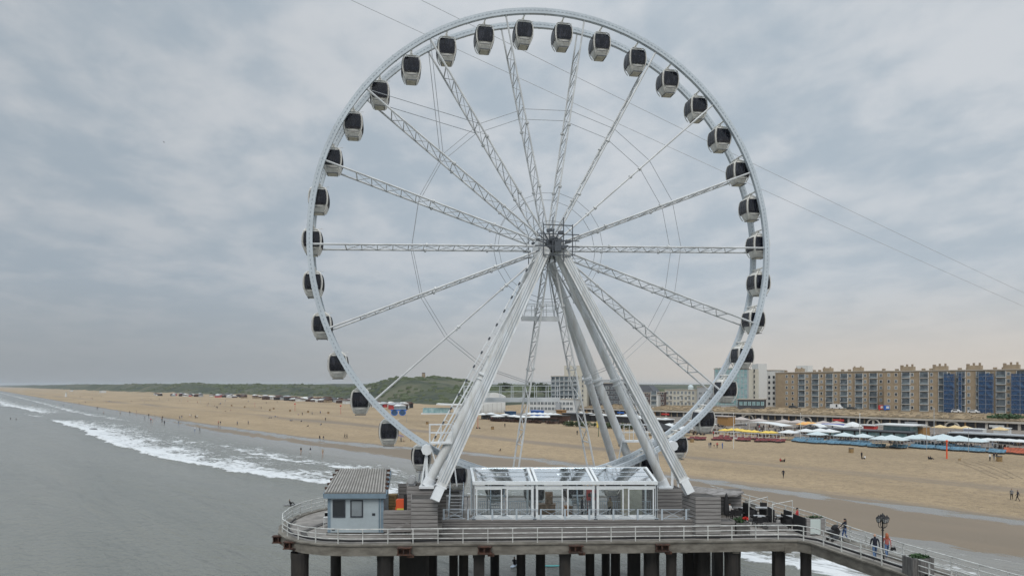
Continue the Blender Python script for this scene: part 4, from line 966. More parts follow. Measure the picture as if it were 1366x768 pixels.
# ------------------------------------------------------------------ buildings along the boulevard
BZ = 8.0
def frame_axes(A, B):
    A = Vector((A[0], A[1], 0)); B = Vector((B[0], B[1], 0)); d = (B - A).normalized(); return A, d, Vector((-d.y, d.x, 0)), (B - A).length
class Bld:
    """a block with its front from A to B (left to right as seen), going back by 'depth', from z0 to z1"""
    def __init__(s, name, label, A, B, depth, z0, z1, m, cat='building', roofm='roofedge'):
        s.A, s.d, s.n, s.L = frame_axes(A, B); s.z0, s.z1, s.depth = z0, z1, depth
        s.t = thing(name, label, cat, (A[0], A[1], z0)); mb = MB(); mb.hexa([s.p(0, 0, z0 - 3), s.p(s.L, 0, z0 - 3), s.p(s.L, depth, z0 - 3), s.p(0, depth, z0 - 3), s.p(0, 0, z1), s.p(s.L, 0, z1), s.p(s.L, depth, z1), s.p(0, depth, z1)]); mb.build('wall', M[m], s.t)
        mb = MB(); mb.hexa([s.p(-.3, -.3, z1 + .003), s.p(s.L + .3, -.3, z1 + .003), s.p(s.L + .3, depth + .3, z1 + .003), s.p(-.3, depth + .3, z1 + .003), s.p(-.3, -.3, z1 + .4), s.p(s.L + .3, -.3, z1 + .4), s.p(s.L + .3, depth + .3, z1 + .4), s.p(-.3, depth + .3, z1 + .4)])
        s.roof = mb.build('roof', M[roofm], s.t)
    def p(s, x, y, z): v = s.A + s.d * x + s.n * y; return (v.x, v.y, z)
    def bx(s, mb, x0, x1, y0, y1, z0, z1): mb.hexa([s.p(x0, y0, z0), s.p(x1, y0, z0), s.p(x1, y1, z0), s.p(x0, y1, z0), s.p(x0, y0, z1), s.p(x1, y0, z1), s.p(x1, y1, z1), s.p(x0, y1, z1)])
    def window(s, x, z, w, h, fm='balc', gm='bwin', side=None):
        mb = MB(); g = s.bx if side is None else (lambda mb, x0, x1, y0, y1, a, b: Bld.bx(s, mb, s.L - y1 if side == 'r' else y0, s.L - y0 if side == 'r' else y1, x0, x1, a, b))
        g(mb, x, x + w, -.12, -.004, z, z + h); mb.mat(1); k = .14
        n = 2 if w > 1.3 else 1
        for i in range(n):
            a = x + k + (w - k) * i / n; b = x + (w - k) * (i + 1) / n if n > 1 else x + w - k
            g(mb, a, b, -.135, -.122, z + k, z + h - k)
        mb.build('window', [M[fm], M[gm]], s.t)
    def balcony(s, x, z, w, h=2.75, gm='balcglass', out=.55):
        mb = MB(); s.bx(mb, x, x + w, -out, -.004, z, z + .2); s.bx(mb, x + w - .18, x + w, -out + .01, -.004, z + .2, z + h)
        s.bx(mb, x + .004, x + .1, -out + .01, -.004, z + .2, z + h)
        mb.mat(1); s.bx(mb, x + .1, x + w - .18, -.10, -.005, z + .2, z + h); mb.mat(2); s.bx(mb, x + .1, x + w - .18, -out + .02, -out + .08, z + .25, z + 1.15)
        mb.build('balcony', [M['balc'], M['bwin'], M[gm]], s.t)
    def top(s, name, x0, x1, y0, y1, z0, z1, m, parent=None):
        mb = MB(); s.bx(mb, x0, x1, y0, y1, z0, z1); return mb.build(name, M[m], parent or s.roof)
def atY(px, Y): return ((px - 683) * Y / F, Y)
def hz_(py, Y): return CAMZ - (py - HZ) * Y / F
# tan apartment blocks on the right
YA, YB = 398, 350.8
b1 = Bld('apartment_block', 'long tan brick apartment block with columns of balconies, left of the taller one', atY(1034.5, YA), atY(1181, YB), 16, BZ, 27.0, 'brick')
fl_n = 6; fh = 3.05
cols = [('w', .115), ('w', .175), ('b', .245), ('w', .315), ('b', .375), ('w', .45), ('b', .505), ('w', .58), ('b', .635), ('w', .705), ('b', .765), ('w', .835), ('b', .885), ('w', .965)]
def dress(b, cols, wv=1.3, bw=4.0):
    for k in range(fl_n):
        z = b.z0 + .2 + k * fh
        for ty, f in cols:
            x = b.L * f
            if ty == 'w': b.window(x - wv / 2, z + .8, wv, 1.6, gm=random.choice(['bwin', 'bwin', 'winglass', 'wingrey']))
            else: b.balcony(x - bw / 2 + 1.2, z, bw, gm=random.choice(['balcglass', 'balcglass', 'bwin']))
dress(b1, cols)
for f, w in ((.20, 4.2), (.47, 4.4), (.74, 4.4)):
    x = b1.L * f; c = b1.top('chimney', x - w / 2, x + w / 2, 3, 6, 27.4, 29.3, 'brick')
    for q in (-w / 2 + .3, w / 2 - .9): b1.top('chimney_pot', x + q, x + q + .6, 3.5, 4.2, 29.3, 29.9, 'brick2', c)
for f in (.06, .34, .39, .60, .66, .95): b1.top('vent', b1.L * f, b1.L * f + 1.2, 3, 4.2, 27.4, 28.4, 'brick2')
b1.top('lift_house', b1.L * .12, b1.L * .12 + 7, 9, 14, 27.4, 31.0, 'paleblock')
mb = MB(); x = b1.L
for q in (.22, .288, .345, .418, .478, .55, .607, .68, .737, .81, .86): b1.bx(mb, x * q - .14, x * q + .14, -.09, -.004, 8, 26.9)
mb.build('pilaster', M['brick2'], b1.t)
YC, YD = 340, 292
b2 = Bld('apartment_block', 'taller tan brick apartment block at the right edge with paired chimney stacks', atY(1179, YC), atY(1400, YD), 16, BZ, 26.6, 'brick')
b2.L_view = b2.L
cols2 = [('w', .035), ('w', .085), ('b', .135), ('w', .195), ('b', .255), ('w', .32), ('b', .375), ('w', .43), ('b', .485), ('w', .55), ('b', .605), ('w', .665), ('b', .72), ('w', .78), ('b', .835), ('w', .9)]
dress(b2, cols2, 1.2, 3.7)
for f in (.15, .365, .575, .79):
    x = b2.L * f; c = b2.top('chimney', x - 2.4, x + 2.4, 2.5, 5.5, 27.0, 28.9, 'brick')
    for q in (-.9, 1.4): b2.top('chimney_pot', x + q, x + q + .7, 3, 3.8, 28.9, 30.0, 'brick2', c)
    b2.top('chimney_stack', x - 3.3, x - 2.45, 2.6, 4.6, 27.0, 29.6, 'brick2')
for f in (.06, .24, .29, .47, .52, .68, .73, .88): b2.top('vent', b2.L * f, b2.L * f + 1.3, 3, 4.3, 27.0, 27.9, 'brick2')
def net(b, f0, f1, z1, lab):
    t = thing('scaffold', lab, 'scaffold', b.p(b.L * f0, -1.6, BZ)); mb = MB(); b.bx(mb, b.L * f0, b.L * f1, -1.75, -1.69, BZ, z1); b.bx(mb, b.L * f0, b.L * f0 + .06, -1.69, -.7, BZ, z1); b.bx(mb, b.L * f1 - .06, b.L * f1, -1.69, -.7, BZ, z1); mb.build('netting', M['netting'], t)
    mb = MB(); n = max(1, int((f1 - f0) * b.L / 2.4))
    for i in range(n + 1): x = b.L * (f0 + (f1 - f0) * i / n); b.bx(mb, x - .05, x + .05, -1.82, -1.755, BZ, z1 + .8)
    for z in range(10, int(z1), 2): b.bx(mb, b.L * f0, b.L * f1, -1.88, -1.825, z - .04, z + .04)
    mb.build('pole', M['steel'], t)
net(b2, .405, .47, 25.2, 'blue netted scaffold on the tall tan block, leftmost of the three')
net(b2, .495, .515, 25.4, 'narrow blue scaffold strip between balconies of the tall tan block')
net(b2, .615, .70, 25.2, 'wide blue netted scaffold in the middle of the three on the tall tan block')
net(b2, .80, .90, 25.0, 'blue netted scaffold at the right edge of the picture on the tan block')
# white tower with teal glass front, stair tower behind
Yw = 402
b3 = Bld('office_tower', 'white tower block with a teal glass front and a plain cream end wall', atY(952.5, Yw), atY(998.5, Yw - 6), 15, BZ, hz_(492, Yw), 'greyblock')
mb = MB()
for i in range(9):
    for k in range(7):
        x = .6 + i * (b3.L - 1.0) / 9; b3.bx(mb, x, x + (b3.L - 1.0) / 9 - .35, -.12, -.01, BZ + 1 + k * 3.05, BZ + 3.7 + k * 3.05)
mb.build('glass_front', M['tealglass'], b3.t)
A = atY(998.6, Yw - 6); Bq = atY(1012, Yw - 9); Cq = atY(1023, Yw - 6)
mb = MB(); ztop = hz_(492, Yw - 8)
mb.prism([A, Bq, (Bq[0] + 2, Bq[1] + 18), (A[0] + 2, A[1] + 22)], BZ - 3, ztop); mb.build('end_wall', M['cream'], b3.t)
mb = MB(); mb.prism([(Bq[0] + .05, Bq[1] + 1), Cq, (Cq[0] + 2, Cq[1] + 14), (Bq[0] + 2, Bq[1] + 17)], BZ - 3, hz_(485, Yw - 5)); mb.build('stair_tower', M['paleblock'], b3.t)
mb = MB()
for k in range(7): mb.box(Bq[0] - 2.6, Bq[0] - 1.9, Bq[1] - .1 + .6, Bq[1] + .62, BZ + 1.3 + 3 * k, BZ + 3 + 3 * k)
mb.build('window_strip', M['winglass'], b3.t)
b3b = Bld('low_extension', 'low dark glass extension at the foot of the white tower', atY(984, 384), atY(1019, 378), 10, BZ, 12.5, 'slate')
for i in range(6): b3b.window(.8 + i * 2.2, 9.2, 1.9, 2.4, 'winframe', 'tealglass')
b4 = Bld('apartment_house', 'pale grey apartment house squeezed between the white tower and the tan block', atY(1022.5, 404), atY(1037, 400), 14, BZ, hz_(494, 402), 'paleblock')
for k in range(6):
    for x in (1.0, 3.6): b4.window(x, BZ + 1 + k * 3, 1.1, 1.5, 'winframe', 'winglass')
# cream row with small dome
Yr = 425
b5 = Bld('terrace_row', 'cream rendered row of houses with white bays and a small round dome', atY(887, Yr), atY(930, Yr - 12), 14, BZ, hz_(520, Yr), 'cream')
for k in range(3):
    for i in range(8): b5.window(.9 + i * 2.3, BZ + .5 + k * 3.2, 1.5, 1.9, 'balc', 'bwin')
for i in (1, 4, 6):
    mb = MB(); b5.bx(mb, i * 2.3 + .4, i * 2.3 + 2.2, -.7, -.15, BZ + 3, BZ + 3.4); b5.bx(mb, i * 2.3 + .4, i * 2.3 + 2.2, -.7, -.15, BZ + 6.2, BZ + 6.6); mb.build('bay', M['balc'], b5.t)
mb = MB(); c = b5.p(b5.L * .72, 4, b5.z1 + .4); mb.tube(c, (c[0], c[1], c[2] + 1.2), 1.6, n=14); mb.ell((c[0], c[1], c[2] + 1.1), 1.7, 1.7, 1.7, 14, 8); mb.build('dome', M['canvblue'], b5.roof)
b5b = Bld('flat_house', 'small grey flat roofed house between the cream row and the white tower', atY(930, 410), atY(953, 405), 12, BZ, hz_(516, 408), 'greyblock')
for k in range(3):
    for i in range(3): b5b.window(.8 + i * 2.9, BZ + .8 + k * 3, 2.0, 1.7, 'balc', 'bwin')
# dark mansard houses
b6 = Bld('mansard_house', 'dark brick house with a steep slate roof seen between the right legs of the wheel', atY(846, 430), atY(873, 424), 13, BZ, hz_(524, 430), 'darkbrick')
mb = MB(); z = b6.z1 + .41; mb.hexa([b6.p(-.2, -.2, z), b6.p(b6.L + .2, -.2, z), b6.p(b6.L + .2, 13, z), b6.p(-.2, 13, z), b6.p(.4, 1.8, z + 4.4), b6.p(b6.L - 4.2, 1.8, z + 4.4), b6.p(b6.L - 4.2, 11, z + 4.4), b6.p(.4, 11, z + 4.4)]); mb.build('slate_roof', M['slate'], b6.roof)
for k in range(3):
    for i in range(5): b6.window(.6 + i * 2.3, BZ + .6 + k * 2.9, 1.3, 1.7, 'balc', 'winglass')
b7 = Bld('white_house', 'narrow white house with balconies beside the dark mansard house', atY(867.5, 420), atY(878, 418), 10, BZ, hz_(526, 420), 'paleblock')
for k in range(3): b7.balcony(.5, BZ + .2 + 3 * k, 3.4, 2.6)
b8 = Bld('dark_house', 'narrow dark brick house between the narrow white house and the cream row', atY(878.3, 424), atY(886.6, 422), 10, BZ, hz_(523, 424), 'darkbrick')
for k in range(3): b8.window(.6, BZ + .7 + 3 * k, 1.1, 1.6, 'balc', 'winglass'); b8.window(2.1, BZ + .7 + 3 * k, 1.1, 1.6, 'balc', 'winglass')
b9 = Bld('modern_block', 'dark grey modern block with a flat roof behind the round right legs', atY(787, 455), atY(846, 446), 16, BZ, hz_(511, 450), 'slate')
for k in range(4):
    for i in range(9): b9.window(.7 + i * 3.0, BZ + .6 + k * 3.0, 2.3, 1.9, 'greyblock' if i % 3 else 'balc', 'bwin')
b9.top('penthouse', 3, b9.L - 8, 2, 12, b9.z1 + .4, b9.z1 + 2.4, 'greyblock')
# hotel with blue-grey front
Yh = 455
b10 = Bld('hotel', 'blue-grey hotel block with stacked balconies and a cream tower on its roof', atY(735, Yh), atY(771, Yh - 5), 16, 5, hz_(502, Yh), 'hotelblue')
for k in range(6):
    for i in range(6): b10.balcony(.3 + i * (b10.L - .6) / 6, b10.z1 - 2.9 - k * 2.95, (b10.L - .6) / 6 - .15, 2.5, gm='balcglass', out=.9)
b10.top('roof_tower', b10.L * .48, b10.L + 3.0, 1, 10, b10.z1 + .4, hz_(487.5, Yh), 'cream'); b10.top('aerial', b10.L * .62, b10.L * .62 + .25, 4, 4.3, hz_(487.5, Yh), hz_(482.5, Yh), 'dark'); b10.top('aerial', b10.L * .8, b10.L * .8 + .25, 4, 4.3, hz_(487.5, Yh), hz_(484, Yh), 'dark')
mb = MB(); b10.bx(mb, b10.L + .01, b10.L + 5.6, .5, 15, 5, hz_(500, Yh)); mb.build('end_wall', M['cream'], b10.t)
for k in range(7): b10.window(b10.L + 2.6, 7.2 + k * 2.95, .9, 1.5, 'greyblock', 'winglass')
mb = MB()
for i in range(9):
    x0 = -1.0 + i * 2.3; mb.hexa([b10.p(x0, -6.5, 8.6), b10.p(x0 + .5, -6.5, 8.6), b10.p(x0 + .5, -.95, 8.6), b10.p(x0, -.95, 8.6), b10.p(x0, -2.0, 12.4), b10.p(x0 + .5, -2.0, 12.4), b10.p(x0 + .5, -.95, 12.4), b10.p(x0, -.95, 12.4)])
b10.bx(mb, -2, b10.L + 3, -7, -.96, 7.8, 8.595); mb.build('sloping_fin', M['paleblock'], b10.t)
b11 = Bld('restaurant_terrace', 'long low white restaurant building with window bands beside the hotel', atY(706, 440), atY(768, 430), 10, 4.0, 11.6, 'paleblock')
for k in range(2):
    for i in range(12): b11.window(.6 + i * 2.3, 5.0 + k * 3.2, 1.9, 1.9, 'balc', 'bwin')
b11.top('round_kiosk', 18, 20.5, -3.5, -1, 3.5, 9.5, 'greyblock', b11.t)

# the gallery: promenade shopfronts under the boulevard edge
ga = thing('gallery', 'long stone gallery of dark shopfronts with a pale ledge below the boulevard', 'gallery', (*xy(-225, 309), 3))
gp_ = [Vector((*xy(s_, lerp(GAL, s_) - .3), 0)) for s_ in (-345, -300, -253, -213, -160, -105, -40, 40)]
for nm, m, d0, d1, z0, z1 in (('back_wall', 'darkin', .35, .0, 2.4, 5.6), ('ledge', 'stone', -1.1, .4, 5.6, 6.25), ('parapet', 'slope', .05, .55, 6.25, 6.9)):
    mb = MB()
    for a, b in zip(gp_[:-1], gp_[1:]):
        dd = (b - a).normalized(); nn = Vector((-dd.y, dd.x, 0))
        q = [a + nn * d0, b + nn * d0, b + nn * d1, a + nn * d1] if d0 < d1 else [a + nn * d1, b + nn * d1, b + nn * d0, a + nn * d0]
        mb.hexa([(v.x, v.y, z0) for v in q] + [(v.x, v.y, z1) for v in q])
    mb.build(nm, M[m], ga)
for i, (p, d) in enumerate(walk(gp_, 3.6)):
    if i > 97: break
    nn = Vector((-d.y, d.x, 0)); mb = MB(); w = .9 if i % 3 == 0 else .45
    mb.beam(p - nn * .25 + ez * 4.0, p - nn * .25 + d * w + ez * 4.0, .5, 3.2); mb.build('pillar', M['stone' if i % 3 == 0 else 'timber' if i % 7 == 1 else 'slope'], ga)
for i, (p, d) in enumerate(walk(gp_, 31)):
    nn = Vector((-d.y, d.x, 0)); q = p + d * 9 - nn * .6; mb = MB(); n = 10
    pts = [(q + d * (2.6 * math.cos(math.pi * k / n)) + ez * (3.1 + 2.3 * math.sin(math.pi * k / n))) for k in range(n + 1)]
    mb.path(pts, .35, n=6); mb.build('arch', M['stone'], ga)
    mb = MB(); mb.beam(q + d * 13 + ez * 4.4, q + d * 18 + ez * 4.4, .3, .9); mb.build('shop_awning', M[random.choice(['balc', 'greyblock', 'bluebox', 'red'])], ga)
# rubble and dry plants on the slope above it
mb = MB()
for i in range(900):
    s_ = random.uniform(-340, -40); t_ = lerp(GAL, s_) + 3 + 28 * random.random(); x, y = xy(s_, t_); w = random.uniform(.5, 2.2)
    mb.hexa([(x - w, y - .5, zt(s_, t_) - .2), (x + w * .9, y - .4, zt(s_, t_) - .2), (x + w, y + .5, zt(s_, t_) - .2), (x - w * .8, y + .5, zt(s_, t_) - .2), (x - w * .6, y - .3, zt(s_, t_) + random.uniform(.2, .7)), (x + w * .5, y - .3, zt(s_, t_) + random.uniform(.2, .7)), (x + w * .6, y + .3, zt(s_, t_) + random.uniform(.2, .6)), (x - w * .5, y + .3, zt(s_, t_) + random.uniform(.2, .6))])
tag(mb.build('slope_rubble', M['slope']), 'tan rubble and dry plants on the strip between gallery and apartment blocks', 'rubble', kind='stuff')
# vehicles on the boulevard
def car(name, label, p, rz, m, L=4.4, Hh=1.5, van=False):
    t = thing(name, label, 'van' if van else 'car', p, rz); mb = MB()
    prof = [(-L / 2, .35), (L / 2, .35), (L / 2, .85), (L * .32, .95), (L * .16, Hh), (-L * .36, Hh), (-L * .48, .95), (-L / 2, .9)] if not van else [(-L / 2, .35), (L / 2, .35), (L / 2, 1.0), (L * .36, 1.2), (L * .24, Hh), (-L * .49, Hh), (-L / 2, 1.2)]
    n = len(prof); mb.add([(x, -.85, z) for x, z in prof] + [(x, .85, z) for x, z in prof], [tuple(range(n)), tuple(range(n, 2 * n))[::-1]] + [((i + 1) % n, i, n + i, n + (i + 1) % n) for i in range(n)]); mb.build('body', M[m], t)
    for y in (-.86, .86):
        mb = MB(); mb.box(-L * .32 if not van else L * .0, L * .14, y - .01, y + .01, .98, Hh - .12); mb.build('window', M['winglass'], t)
        for x in (-L * .3, L * .3): mb = MB(); mb.tube((x, y - .06, .32), (x, y + .06, .32), .32, n=12); mb.build('wheel', M['tirecol'], t)
def road(px, py=None, s_off=0, Y=None): return (*atY(px, Y), 8.02)
car('van', 'long white van parked on the boulevard before the tan apartment block', road(1116, Y=364), UA, 'carw', 6.2, 2.5, True)
car('parked_car', 'white car parked before the tall tan block beside the blue scaffold', road(1299, Y=309), UA, 'carw')
car('parked_car', 'small white car parked at the first blue scaffold', road(1276, Y=314), UA, 'carw', 3.8)
for k, (px, Y, m, l) in enumerate(((935, 396, 'carg', 'grey car parked left of the white tower'), (944, 393, 'card', 'dark car parked at the foot of the white tower'), (1058, 374, 'card', 'dark car on the boulevard left of the white van'), (1136, 350, 'card', 'dark car on the boulevard right of the white van'))): car('parked_car', l, road(px, Y=Y), UA, m)
for px, Y, m, l, n_ in ((1176.5, 341, 'red', 'red kiosk cabin standing at the corner of the two tan blocks', 'kiosk'), (1184, 338, 'bluebox', 'blue advertising board beside the red kiosk on the boulevard', 'advertising board')):
    p = Vector((*atY(px, Y), 8)); mb = MB(); w = 1.3; mb.box(p.x - w, p.x + w, p.y, p.y + 1.2, 8.6, 10.6); mb.box(p.x - w, p.x - w + .2, p.y, p.y + .2, 8, 8.6); mb.box(p.x + w - .2, p.x + w, p.y, p.y + .2, 8, 8.6)
    mb.mat(1); mb.box(p.x - w * .5, p.x + w * .5, p.y - .03, p.y - .003, 9.1, 10.2); tag(mb.build(n_.replace(' ', '_'), [M[m], M['balc']]), l, n_)
mb = MB(); p = Vector((*atY(1336, 286), 7.2)); mb.hexa([(p.x - 6, p.y, 6.9), (p.x + 6, p.y - 6, 6.9), (p.x + 7, p.y - 5, 6.9), (p.x - 5, p.y + 1, 6.9), (p.x - 6, p.y, 8.0), (p.x + 6, p.y - 6, 8.0), (p.x + 7, p.y - 5, 8.0), (p.x - 5, p.y + 1, 8.0)])
leaves(mb, (p.x + .4, p.y - 2.5, 8.0), (6, 4, .8), 300, .5); tag(mb.build('hedge', M['green']), 'dark green hedge along the boulevard wall at the far right', 'hedge')

# ------------------------------------------------------------------ beach clubs
def mkparasol(name, label, cat, w, h, hz, m, legs=1, grp=None):
    t = thing(name, label, cat, (0, 0, 0), 0, grp); mb = MB()
    mb.tube((0, 0, 0), (0, 0, hz + h * .9), .06, n=6); mb.build('pole', M['balc'], t); mb = MB(); mb.cone4((0, 0, hz), w, h); mb.build('canopy', M[m], t); reg(t); return t
def spread(proto, spots, label=None, group=None, jit=.15, zoff=0):
    for i, (px, py, h) in enumerate(spots):
        # (px, py) is the canopy rim in the photograph, h its height above the sand
        z = 2.2 + h; 
        for _ in range(5): p = W(px, py, z); z = zxy(p.x, p.y) + h
        q = (p.x, p.y, z - h); a = UA + random.uniform(-jit, jit)
        if i == 0: proto.location = q; proto.rotation_euler = (0, 0, a)
        else: dup(proto, q, a, label)
P1 = mkparasol('club_parasol', 'pale blue-white square parasol in the front row behind the blue loungers', 'parasol', 4.9, 1.0, 2.6, 'canvblue', grp='pale parasols of the beach club with blue loungers')
spread(P1, [(1090, 579, 2.6), (1126.5, 580.5, 2.6), (1151, 582, 2.6), (1176, 585, 2.6), (1197, 586, 2.6), (1218, 584, 2.6), (1236, 584.5, 2.6), (1266, 586.5, 2.6), (1250, 584, 2.7), (1284, 587, 2.6), (1302, 587.5, 2.7), (1228, 581, 3), (1258, 581, 3), (1280, 583, 3), (1189, 582, 3)], jit=.08)
P2 = mkparasol('flat_canopy', 'flat white canopy in the row at the right, above the orange loungers', 'canopy', 5.5, .5, 2.5, 'canv', grp='flat white canopies at the right')
spread(P2, [(1318, 586, 2.5), (1332, 586.5, 2.5), (1346, 587, 2.5), (1360, 588, 2.5), (1374, 588.5, 2.5)], jit=.03)
P3 = mkparasol('yellow_parasol', 'yellow square parasol on the terrace behind the red loungers', 'parasol', 3.2, .6, 2.5, 'canvyel', grp='yellow parasols')
spread(P3, [(967, 573.5, 2.5), (976, 573, 2.5), (983, 573, 2.5), (990, 574, 2.5), (998, 575, 2.5), (1006, 575.5, 2.5), (1022, 576.5, 2.5), (1029, 576.5, 2.5)])
P4 = mkparasol('taupe_parasol', 'taupe parasol on the promenade in front of the dark shopfronts', 'parasol', 6.0, 1.1, 2.7, 'canvgrey', grp='taupe parasols on the promenade')
spread(P4, [(945, 558, 2.7), (974, 558, 2.7), (988, 559, 2.7), (1012, 561, 2.7), (1046, 562.5, 2.7), (1064, 563, 2.7), (1098, 564.5, 2.7), (1116, 565, 2.7)])
P5 = mkparasol('orange_parasol', 'orange and yellow parasol between the taupe ones on the promenade', 'parasol', 4.2, 1.0, 2.6, 'canvor', grp='orange parasols on the promenade')
spread(P5, [(1072, 565.5, 2.6), (1084, 566, 2.6), (1078, 564.5, 2.8)])
P6 = mkparasol('tan_parasol', 'tan parasol on the promenade at the right before the shopfronts', 'parasol', 4.0, .9, 2.7, 'canvtan', grp='tan parasols on the promenade')
spread(P6, [(1254, 569.5, 2.7), (1274, 570, 2.7), (1288, 571, 2.7), (1334, 572.5, 2.7)])
P7 = mkparasol('white_parasol', 'white square parasol of the beach clubs left of the right wheel legs', 'parasol', 5.3, .9, 2.5, 'canv', grp='white parasols of the left beach clubs')
spread(P7, [(644, 552.5, 2.5), (655, 552, 2.5), (664, 555, 2.5), (673, 553.5, 2.5), (686, 555, 2.5), (697, 556, 2.5), (706, 552, 2.5), (713, 552, 2.5), (720, 552, 2.5), (727, 552.3, 2.5), (734, 552.5, 2.5), (741, 553, 2.5), (712, 556, 2.5), (722, 556, 2.5), (730, 556, 2.5), (775, 550, 3), (787, 551, 3), (800, 551.5, 3), (835, 553, 3), (849, 554, 3), (860, 555, 3), (878, 558, 3), (888, 558, 3), (900, 570, 2.6), (912, 571, 2.6), (893, 566, 2.8), (1052, 576, 2.6), (1075, 573.5, 2.8), (1094, 573, 2.8), (1106, 574, 2.8)])
for c in COL.objects:
    if c.name == 'white_parasol.024' or c.name == 'white_parasol.025': pass
def box_thing(name, label, cat, px, py, w, d, h, m, z=None, roof=None, trim=None, win=None, over=.3, rz=None):
    p = G(px, py) if z is None else W(px, py, z); a = UA if rz is None else rz
    t = thing(name, label, cat, p, a); mb = MB(); mb.box(-w / 2, w / 2, 0, d, -.3, h); mb.build('wall', M[m], t)
    if roof:
        mb = MB(); mb.box(-w / 2 - over, w / 2 + over, -over - .3, d + over, h + .003, h + .35); mb.build('roof', M[roof], t)
    if win:
        for i in range(win[0]):
            mb = MB(); x = -w / 2 + w * (i + .08) / win[0]; mb.box(x, x + w * .84 / win[0], -.06, -.004, h * .25, h * .9); mb.build('window', M[win[1]], t)
    return t
def off(px, py): return None
box_thing('beach_pavilion', 'flat roofed teal glass beach pavilion in the middle of the right beach club', 'pavilion', 1196, 586, 8.5, 6, 4.6, 'tealglass', roof='balc', win=(4, 'tealglass'), over=1.8)
box_thing('timber_cabin', 'orange-brown timber cabin attached at the right of the teal glass pavilion', 'cabin', 1220, 585.5, 5.2, 5, 3.9, 'timber', roof='roofedge', over=.1)
box_thing('timber_cabin', 'orange-brown timber cabin half hidden behind the right rim of the wheel', 'cabin', 964, 568, 5.5, 5, 4.0, 'timber', roof='canvgrey', over=.2)
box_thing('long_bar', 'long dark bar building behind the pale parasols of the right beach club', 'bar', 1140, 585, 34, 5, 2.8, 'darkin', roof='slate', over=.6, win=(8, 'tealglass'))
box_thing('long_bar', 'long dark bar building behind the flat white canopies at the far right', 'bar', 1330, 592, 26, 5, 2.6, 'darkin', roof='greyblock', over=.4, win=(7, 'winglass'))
box_thing('white_container', 'white and pink covered container behind the right parasols', 'container', 1298, 583.5, 5.8, 3, 2.7, 'canv', roof='canv', over=.05)
box_thing('blue_tarp_stack', 'deep blue tarpaulin covered stack left of the white container', 'stack', 1279, 584, 4.6, 3, 1.7, 'deepblue', roof='deepblue', over=-.3)
box_thing('white_kiosk', 'small white kiosk on the promenade under the rightmost tan parasol', 'kiosk', 1335, 580, 4.4, 3, 2.2, 'canv', roof='balc', over=.2)
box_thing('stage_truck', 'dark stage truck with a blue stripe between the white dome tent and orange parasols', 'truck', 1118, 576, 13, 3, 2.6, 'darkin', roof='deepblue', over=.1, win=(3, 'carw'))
box_thing('red_stall', 'red and white stall right of the white dome tent', 'stall', 1157, 576, 5.0, 3, 2.4, 'red', roof='canv', over=.3)
p = G(1137.5, 577.5); t = thing('dome_tent', 'white peaked event tent standing among the parasols behind the blue loungers', 'tent', p, UA); mb = MB(); mb.box(-2.7, 2.7, -2.5, 2.5, 0, 2.6); mb.build('wall', M['canv'], t); mb = MB(); mb.loft([[(r * math.cos(k * math.pi / 4 + math.pi / 8), r * math.sin(k * math.pi / 4 + math.pi / 8), z) for k in range(8)] for z, r in ((2.603, 3.2), (3.3, 2.5), (3.9, 1.2), (4.2, .1))]); mb.build('roof', M['canv'], t)
def marquee(label, px, py, w, d, h, rise, m):
    p = G(px, py); t = thing('marquee', label, 'marquee', p, UA); mb = MB()
    n = 10; ring = lambda y: [(-w / 2 + w * k / n, y, h + rise * math.sin(math.pi * k / n)) for k in range(n + 1)]
    A, B = ring(0), ring(d); mb.add(A + B + [(x, y, z - .2) for x, y, z in A + B], [(i, i + 1, n + 2 + i, n + 1 + i) for i in range(n)] + [(2 * n + 2 + i, 2 * n + 3 + i, i + 1, i) for i in range(n)]); mb.build('roof', M[m], t)
    for x in (-w / 2 + .1, -w / 6, w / 6, w / 2 - .1):
        for y in (.1, d - .1): mb = MB(); mb.tube((x, y, 0), (x, y, h + rise * math.sin(math.pi * (x / w + .5)) - .15), .07, n=5); mb.build('post', M['balc'], t)
marquee('big white arched marquee roof above the yellow parasols', 1010, 580, 20, 7, 3.6, 1.0, 'canv')
marquee('low white marquee roof left of the pale blue parasols', 1082, 581, 7, 5, 3.0, 1.2, 'canv')
marquee('white marquee half hidden behind the right rim and a gondola', 918, 577, 16, 7, 3.2, 1.6, 'canv')
marquee('grey-white marquee roof behind the stage truck', 1100, 579.5, 14, 5, 3.0, .6, 'canv')
p = G(880, 580); t = thing('black_tent', 'black peaked tent between the right legs and the rim of the wheel', 'tent', p, UA); mb = MB(); mb.cone4((0, 0, 2.4), 9, 2.2, .6); mb.build('canopy', M['black'], t)
for a in (-4.2, 4.2):
    for b in (-4.2, 4.2): mb = MB(); mb.tube((a, b, 0), (a, b, 2.4), .06, n=5); mb.build('post', M['dark'], t)
# terrace frames with posts under the yellow parasols
def pergola(label, px0, py0, px1, py1, n, h, m='balc'):
    a, b = G(px0, py0), G(px1, py1); t = thing('terrace', label, 'terrace', a); mb = MB(); mb.beam(a + ez * h, b + ez * h, .16); mb.beam(a + ez * 1.0, b + ez * 1.0, .1); mb.beam(a + ez * .25, b + ez * .25, .3, .5); mb.build('rail', M[m], t)
    for i in range(n + 1): p = a.lerp(b, i / n); mb = MB(); mb.tube(p, p + ez * (h + .1), .08, n=5); mb.build('post', M[m], t)
pergola('white post and rail terrace front under the yellow parasols', 953, 583.5, 1046, 588.5, 20, 2.2)
pergola('grey post and rail terrace front under the pale blue parasols', 1062, 587.5, 1176, 594.5, 26, 2.3, 'greyblock')
pergola('grey post and rail terrace front right of the teal pavilion', 1188, 595.5, 1330, 602, 30, 2.3, 'greyblock')
